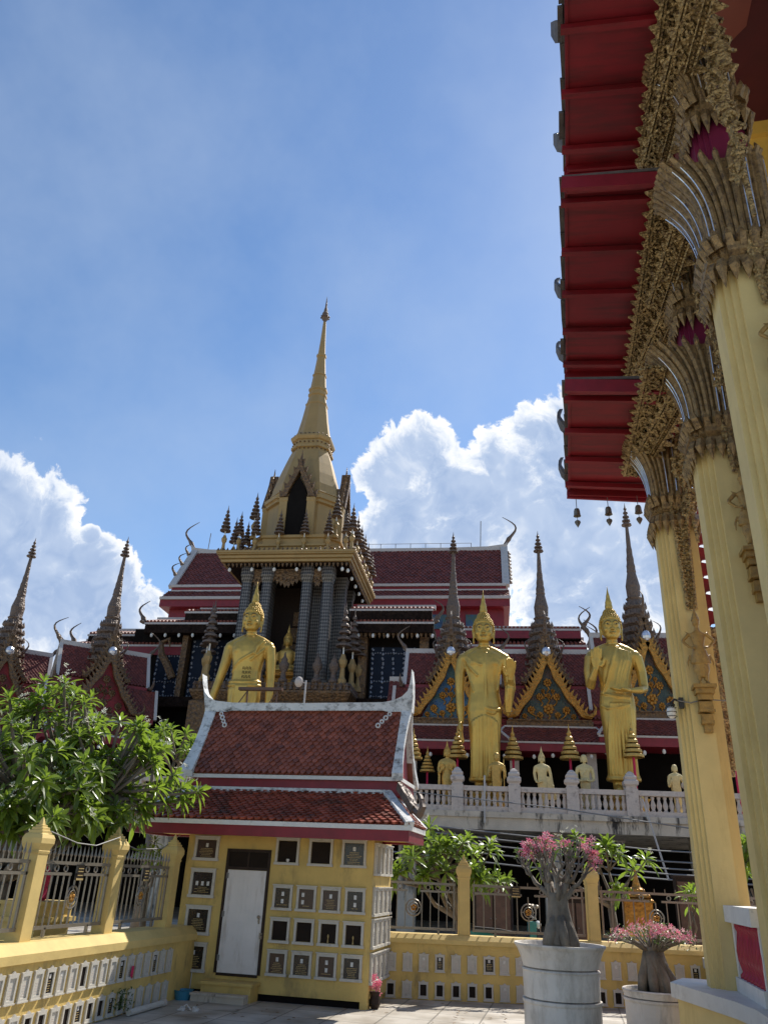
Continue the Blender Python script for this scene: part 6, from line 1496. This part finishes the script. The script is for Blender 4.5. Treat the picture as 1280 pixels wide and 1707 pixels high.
def adenium(c, label, seed=3):
    rnd = random.Random(seed); h = thing('desert_rose', label, 'plant', c, G, local=True); m = MB()
    rings = []
    for z, r, lob in ((-.02,.17,.3),(.04,.175,.35),(.12,.155,.3),(.22,.125,.22),(.34,.105,.12),(.42,.1,.1),(.47,.105,.12)):
        rings.append([((r*(1+lob*.5*cos(3*a+.6)))*cos(a)*1.15, r*(1+lob*.5*cos(3*a+.6))*sin(a), z) for a in [2*pi*i/24 for i in range(24)]])
    m.loft(rings)
    for a in (-2.2,-1.2,-.3,.8): m.tube([(.08*cos(a),.08*sin(a),.26),(.13*cos(a),.13*sin(a),.12),(.2*cos(a),.2*sin(a),-.01)], [.05,.065,.045], 8)
    tips = []
    def grow(p, d, L, r, lev):
        q = p+d*L+Vector((0,0,.03*L)); m.tube([p, p.lerp(q,.5)+Vector((rnd.uniform(-.02,.02),rnd.uniform(-.02,.02),-.012)), q], [r, r*.85, r*.72], 7 if lev < 2 else 5)
        if lev >= 5: tips.append((q, d)); return
        for k in range(2):
            e = Vector((rnd.gauss(0,.5),rnd.gauss(0,.5),rnd.uniform(-.15,.35))); grow(q, (d+e*.8+Vector((q.x,q.y,0))*.5+Vector((0,0,.2))).normalized(), L*rnd.uniform(.66,.9), r*.64, lev+1)
    for i in range(7):
        a = 2*pi*i/7+.3; d = Vector((cos(a)*.42,sin(a)*.42,.9)).normalized(); grow(Vector((.06*cos(a),.06*sin(a),.4)), d, .17, .036, 1)
    for d in ((-.8,.1,.6),(.75,-.1,.6)): grow(Vector((d[0]*.06,0,.4)), Vector(d).normalized(), .18, .034, 1)
    m.build('trunk', bark_ad, h, smooth=True)
    f = MB(); p2 = MB(); lv = MB()
    for q, d in tips:
        for _ in range(3):
            dd = (d+Vector((rnd.uniform(-1,1),rnd.uniform(-1,1),rnd.uniform(-.2,.8)))).normalized(); leaf_blade(lv, q, dd, (0,0,1), rnd.uniform(.03,.06), .016, .4)
        hi = q.z > .62
        if rnd.random() < (.16 if hi else .05):
            for _ in range(rnd.randint(5,11)):
                o = Vector((rnd.gauss(0,.03),rnd.gauss(0,.03),rnd.gauss(.03,.025))); bloom(f if rnd.random() < .75 else p2, q+o, o+Vector((0,-.03,.03)), rnd.uniform(.03,.044), rnd)
    lv.build('leaves', leaf_d, h, fix=False); n_ = len(f.v); f.f += [tuple(i+n_ for i in q) for q in p2.f]; f.v += p2.v; f.mi += [1]*len(p2.f); f.build('flowers', [pink_m, pink_pale], h, fix=False)
    h.scale = (.84,.84,1)
adenium((-.13,8.72,1.07), 'tall desert rose with swollen grey trunk and sparse pink flowers in the big planter')
def bonsai(c, label):
    rnd = random.Random(4); h = thing('desert_rose', label, 'plant', c, G, local=True); m = MB()
    for i in range(13):
        a = 2*pi*i/13+rnd.uniform(-.15,.15); r = rnd.uniform(.15,.24)
        m.tube([(.07*cos(a),.07*sin(a),.44),(.1*cos(a+.3),.1*sin(a+.3),.3),(r*.85*cos(a+.5),r*.85*sin(a+.5),.14),(r*cos(a+.55),r*sin(a+.55),-.02)], [.05,.055,.06,.05], 8)
    m.lathe([(.13,0),(.12,.2),(.11,.42),(.14,.48)], (0,0,0), 12)
    tips = []
    for i in range(70):
        a = rnd.uniform(0,2*pi); r = .48*sqrt(rnd.random()); z = .56+.14*sqrt(max(0,1-(r/.5)**2))*rnd.uniform(.7,1.1)-.05*(r/.48)
        q = (r*cos(a), r*sin(a), z); tips.append(q); m.tube([(.06*cos(a),.06*sin(a),.42),(r*.5*cos(a),r*.5*sin(a),.5),q], [.025,.014,.006], 5)
    m.build('trunk', bark_ad, h, smooth=True); f = MB(); p2 = MB(); lv = MB()
    for q in tips:
        for _ in range(12):
            o = Vector((rnd.gauss(0,.06),rnd.gauss(0,.06),rnd.gauss(-.01,.035))); leaf_blade(lv, Vector(q)+o, (rnd.uniform(-1,1),rnd.uniform(-1,1),rnd.uniform(-.2,.9)), (0,0,1), rnd.uniform(.035,.06), .018, .4)
        for _ in range(5):
            o = Vector((rnd.gauss(0,.05),rnd.gauss(0,.05),rnd.gauss(.02,.025))); bloom(f if rnd.random() < .7 else p2, Vector(q)+o, (o.x*6+q[0]*.6,o.y*6+q[1]*.6,.4), rnd.uniform(.022,.032), rnd)
    lv.build('leaves', leaf_d, h, fix=False); n_ = len(f.v); f.f += [tuple(i+n_ for i in q) for q in p2.f]; f.v += p2.v; f.mi += [1]*len(p2.f); f.build('flowers', [pink_m, pink_pale], h, fix=False)
bonsai((.96,11.42,.49), 'low spreading desert rose with thick roots and dense pink flowers in the low planter')
dry = mat('dry_leaf', (.2,.12,.05), .8, var=.4, vs=9, island=.4)
brown_w = mat('brown_wood', (.1,.05,.03), .55, var=.3, vs=8, bump=.2)
# ---- things in the undercroft and behind the fences
h = thing('shrine', 'golden shrine with tiered canopy in the dark undercroft, behind the wheel emblem', 'shrine', (1.45,20,0), G, local=True)
m = MB(); m.box(-.55,.55,-.4,.4,0,.7); m.box(-.62,.62,-.45,.45,.7,.78); m.build('altar', ochre, h)
m = MB(); m.box(-.3,.3,-.2,.2,.78,1.35)
for z, r in ((1.35,.36),(1.45,.28),(1.55,.18)): m.lathe([(r,0),(r*.9,.05),(r*.6,.1)], (0,0,z), sq=True)
m.lathe([(.1,0),(.05,.2),(.01,.45)], (0,0,1.63), 8); m.build('canopy', gilt, h)
h = thing('motorbike', 'parked dark teal motorbike behind the steel fence, left of the tall planter', 'motorbike', (-1.2,17.2,0), G, rz=radians(12), local=True)
for x in (-.62,.62):
    m = MB(); m.ring((x,0,.29), .25, .045, 'y', 24, 8); w = m.build('wheel', wire_b, h)
    m = MB(); m.ring((x,0,.29), .19, .014, 'y', 20, 5)
    for j in range(8): m.bar((x,0,.29), (x+.19*cos(pi*j/4),0,.29+.19*sin(pi*j/4)), .01)
    m.build('rim', steel, w)
m = MB(); m.tube([(-.62,0,.29),(-.3,0,.5),(.1,0,.42),(.4,0,.7),(.5,0,.95)], [.04,.07,.08,.06,.04], 8); m.tube([(.5,0,.95),(.62,0,.29)], .03, 6); m.ball((-.05,0,.4), .16,.1,.13, 9, 6); m.build('frame', wire_b, h)
m = MB(); m.loft([[(x,y*w,z+dz) for y,dz in ((-1,0),(1,0),(.7,.12),(-.7,.12))] for x,z,w in ((-.75,.62,.05),(-.4,.6,.12),(.1,.5,.12),(.35,.5,.14))]); m.loft([[(x,y*w,z) for y in (-1,1) for z in ((.45,.95) if y < 0 else (.95,.45))] for x,w in ((.38,.14),(.5,.17))]); m.build('fairing', teal, h)
m = MB(); m.loft([[(x,y*.11,z+dz) for y,dz in ((-1,0),(1,0),(.8,.08),(-.8,.08))] for x,z in ((-.7,.74),(-.2,.72),(.1,.68))]); m.build('seat', wire_b, h)
m = MB(); m.tube([(.45,-.3,1.05),(.5,-.12,1.0),(.5,.12,1.0),(.45,.3,1.05)], .018, 6)
for s in (-.26,.26): m.tube([(.47,s,1.03),(.5,s,1.2)], .008, 5); m.ball((.5,s,1.22), .05,.06,.035, 8, 5)
m.build('handlebar', steel, h); m = MB(); m.ball((.56,0,.9), .06,.09,.07, 9, 6); m.build('headlight', lamp_white, h)
h = thing('spirit_altar', 'small yellow altar with a red cloth, seen through the left fence', 'altar', (-6.45,9.5,0), G, local=True)
m = MB(); m.box(-.3,.3,-.35,.35,0,.95); m.box(-.35,.35,-.4,.4,.95,1.0); m.box(-.3,.3,-.35,.35,1.0,1.13); m.box(-.34,.34,-.38,.38,1.13,1.17); m.build('altar_block', yellow, h)
m = MB(); m.lathe([(.1,1.17),(.13,1.2),(.11,1.32),(.13,1.45),(.06,1.58),(.01,1.6)], (0,0,0), 12); m.build('draped_cloth', fabric_r, h)
for i, (x, y, z0, w, hh, lab) in enumerate(((-1.9,22,0,.9,1.6,'dark wooden cabinet in the undercroft behind the bushy frangipani'), (.1,23,0,1.2,1.3,'dark low cabinet in the undercroft behind the tall planter'), (3.0,22,0,1.0,1.9,'dark tall cabinet in the undercroft behind the low planter'))):
    h = thing('cabinet', lab, 'cabinet', (x,y,z0), G, local=True)
    m = MB(); m.box(-w/2,w/2,-.3,.3,.08,hh); m.box(-w/2-.04,w/2+.04,-.34,.34,hh,hh+.05); m.build('carcass', wood_dark, h)
    for s in (-1,1):
        m = MB(); m.box(min(s*.02,s*(w/2-.03)),max(s*.02,s*(w/2-.03)),-.325,-.3,.14,hh-.08); d = m.build('door', brown_w, h)
        m = MB(); m.ball((s*.06,-.335,hh*.5), .02, n=6, m=4); m.build('knob', steel, d)
    m = MB(); m.box(-w/2+.02,w/2-.02,-.28,.28,0,.08); m.build('plinth', wood_dark, h)
# hanging notice plates on the fences
def plate(loc, fr, lab, ax):
    h = thing('notice_plate', lab, 'sign', loc, fr, local=True); m = MB()
    m.box(*((-.012,.012,-.07,.07) if ax == 'x' else (-.07,.07,-.012,.012)), -.07, .09); m.build('board', black_plaque, h)
    m = MB()
    for z in (-.02,.02,.05): m.box(*((.012,.0135,-.05,.05) if ax == 'x' else (-.05,.05,-.0135,-.012)), z-.005, z+.005)
    m.box(*((.012,.014,-.07,.07) if ax == 'x' else (-.07,.07,-.014,-.012)), -.07, -.05); m.build('lettering', gilt_text, h)
plate((-5.47,8.78,1.5), G, 'small black notice plate on the left fence, beside the sunlit post', 'x')
plate((-5.47,10.35,1.5), G, 'small black notice plate on the left fence nearest the house', 'x')
plate((2.05,.12,1.48), FR, 'small black notice plate on the steel fence behind the tall pink-flowered plant', 'y')
# wooden rack and dish before the bare-chested statue
h = thing('wooden_rack', 'brown plank rack on thin legs, in front of the bare-chested gold statue', 'rack', (-8.4,27.6,3.76), T, local=True)
m = MB(); m.box(-.82,.82,-.12,.12,3.88,3.98); m.build('plank', brown_w, h)
for x in (-.5,.65):
    m = MB(); m.bar((x*.6,0,0), (x,0,3.88), .05); m.bar((x-.3,0,3.4), (x,0,3.86), .03); m.build('leg', brown_w, h)
h = thing('satellite_dish', 'small grey satellite dish on a pole above the house ridge', 'dish', (-7.0,27.7,3.76), T, local=True)
m = MB(); m.tube([(.25,0,0),(.25,0,4.3)], .035, 6); m.build('pole', barge_white, h)
m = MB(); m.lathe([(.0,.08),(.08,.065),(.15,.03),(.2,-.02),(.19,-.03),(.08,.04),(.0,.055)], (0,0,0), 16); m.v = [(x*.8-.02, -z*1.2, 4.25+y) for x, y, z in m.v]; m.bar((0,0,4.25), (.25,0,4.2), .03); m.build('dish', balu, h)
# wires, pipe and rope
def wire(pts, r, lab, mt=wire_m, name='wire'):
    m = MB(); m.tube([Vector(p)-Vector(pts[0]) for p in pts], r, 4); return solo(name, m, mt, lab, name, pts[0], T, local=True)
for i, (z0, z1, y) in enumerate(((2.95,2.6,26.5),(2.75,2.3,26.3),(2.55,2.1,26.1),(2.3,1.95,25.9),(2.05,1.8,25.7))):
    wire([(-4,y,z0+.35),(1,y,z0+.02),(5,y,z1+.1),(12,y,z1)], .022, 'grey power wire sagging below the terrace, %s of five' % ('topmost','second from top','middle one','second from bottom','lowest')[i])
wire([(-3,27.6,4.3),(2,27.3,3.9),(7,27.1,3.3),(12,27,3.1)], .02, 'thin grey wire slanting across the terrace edge beam')
wire([(4.85,27.7,4.3),(5.15,27.65,3.0),(5.4,27.6,1.9)], .03, 'pale rope hanging slanted from the terrace balustrade', barge_white, 'rope')
wire([(-.27,27.8,4.9),(-.28,27.8,3.4)], .03, 'thin pale pipe standing against the terrace edge', barge_white, 'pipe')
m = MB(); m.tube([(0,0,0),(.02,.5,-.09),(.02,.9,-.1),(.0,1.45,.02)], .007, 5); solo('wire', m, wire_m, 'thin wire slung between two yellow fence posts on the left', 'wire', (-5.42,8.0,1.9), G, local=True)
m = MB(); m.tube([(0,0,0),(-.05,.5,-.06),(-.1,1.3,-.02),(-.3,2.2,.2)], .007, 5); solo('wire', m, wire_m, 'thin wire running from the pointed post to the house eave', 'wire', (-5.42,9.5,1.86), G, local=True)
# small things on the ground
h = thing('tub', 'blue plastic tub on the ground beside the doorstep', 'tub', (-5.2,11.4,0), G, local=True)
m = MB(); m.lathe([(.1,0),(.13,.11),(.14,.115),(.125,.115),(.095,.01)], (0,0,0), 16); m.build('bowl', blue_pl, h)
rnd = random.Random(2)
m = MB()
for _ in range(7):
    x, y = rnd.gauss(0,.06), rnd.gauss(0,.06); m.box(x-.02,x+.03,y-.015,y+.02,.002,.01+rnd.random()*.04)
m.tube([(-.08,0,.01),(0,.03,.06),(.09,-.02,.01)], .008, 5); solo('litter', m, photo_paper, 'scraps of paper litter on the paving left of the doorstep', 'litter', (-4.78,10.6,0), G, local=True)
h = thing('flower_bunch', 'pink flower bunch in a dark vase at the right corner of the house', 'flowers', (-2.66,11.95,0), G, local=True)
m = MB(); m.lathe([(.05,0),(.08,.06),(.06,.16),(.07,.2)], (0,0,0), 10); m.build('vase', wood_dark, h)
m = MB()
for _ in range(24): bloom(m, (rnd.gauss(0,.03),rnd.gauss(0,.04),.28+rnd.gauss(0,.06)), (rnd.uniform(-1,1),rnd.uniform(-1,1),.6), .045, rnd)
m.build('blossoms', pink_m, h, fix=False)
m = MB()
for i in range(90):
    a = rnd.random()*6; r = .25*rnd.random(); leaf_blade(m, (r*cos(a)*.5, r*sin(a), .0+rnd.random()*.22), (rnd.uniform(-1,1),rnd.uniform(-1,1),rnd.uniform(.2,1)), (0,0,1), .07, .025, .6)
solo('wall_plant', m, leaf_d, 'small green plant growing from a lower niche of the left wall', 'plant', (-5.2,9.75,.05), G, local=True)
h = thing('pipe_section', 'pale length of pipe lying at the foot of the left wall', 'pipe', (-5.15,10.3,.04), G, local=True)
m = MB(); m.tube([(0,-.45,0),(0,.45,0)], .035, 10); m.build('tube', white_niche, h)
m = MB(); m.tube([(0,.4,0),(0,.47,0)], .042, 10); m.build('coupling', balu, h)


m = MB()
for _ in range(130):
    x, y = rnd.uniform(-5.1,1.2), rnd.uniform(9.6,13.6)
    if x < -2.7 and y > 11.2: continue
    if y > 13.0+.26*(x+2.8)-.15: continue
    leaf_blade(m, (x,y,.012), (rnd.uniform(-1,1),rnd.uniform(-1,1),.05), (0,0,1), rnd.uniform(.03,.09), rnd.uniform(.012,.03), .1)
solo('fallen_leaves', m, dry, 'dry brown leaves strewn over the paving', 'leaf litter', (-2,11,0), kind='stuff')
setup()
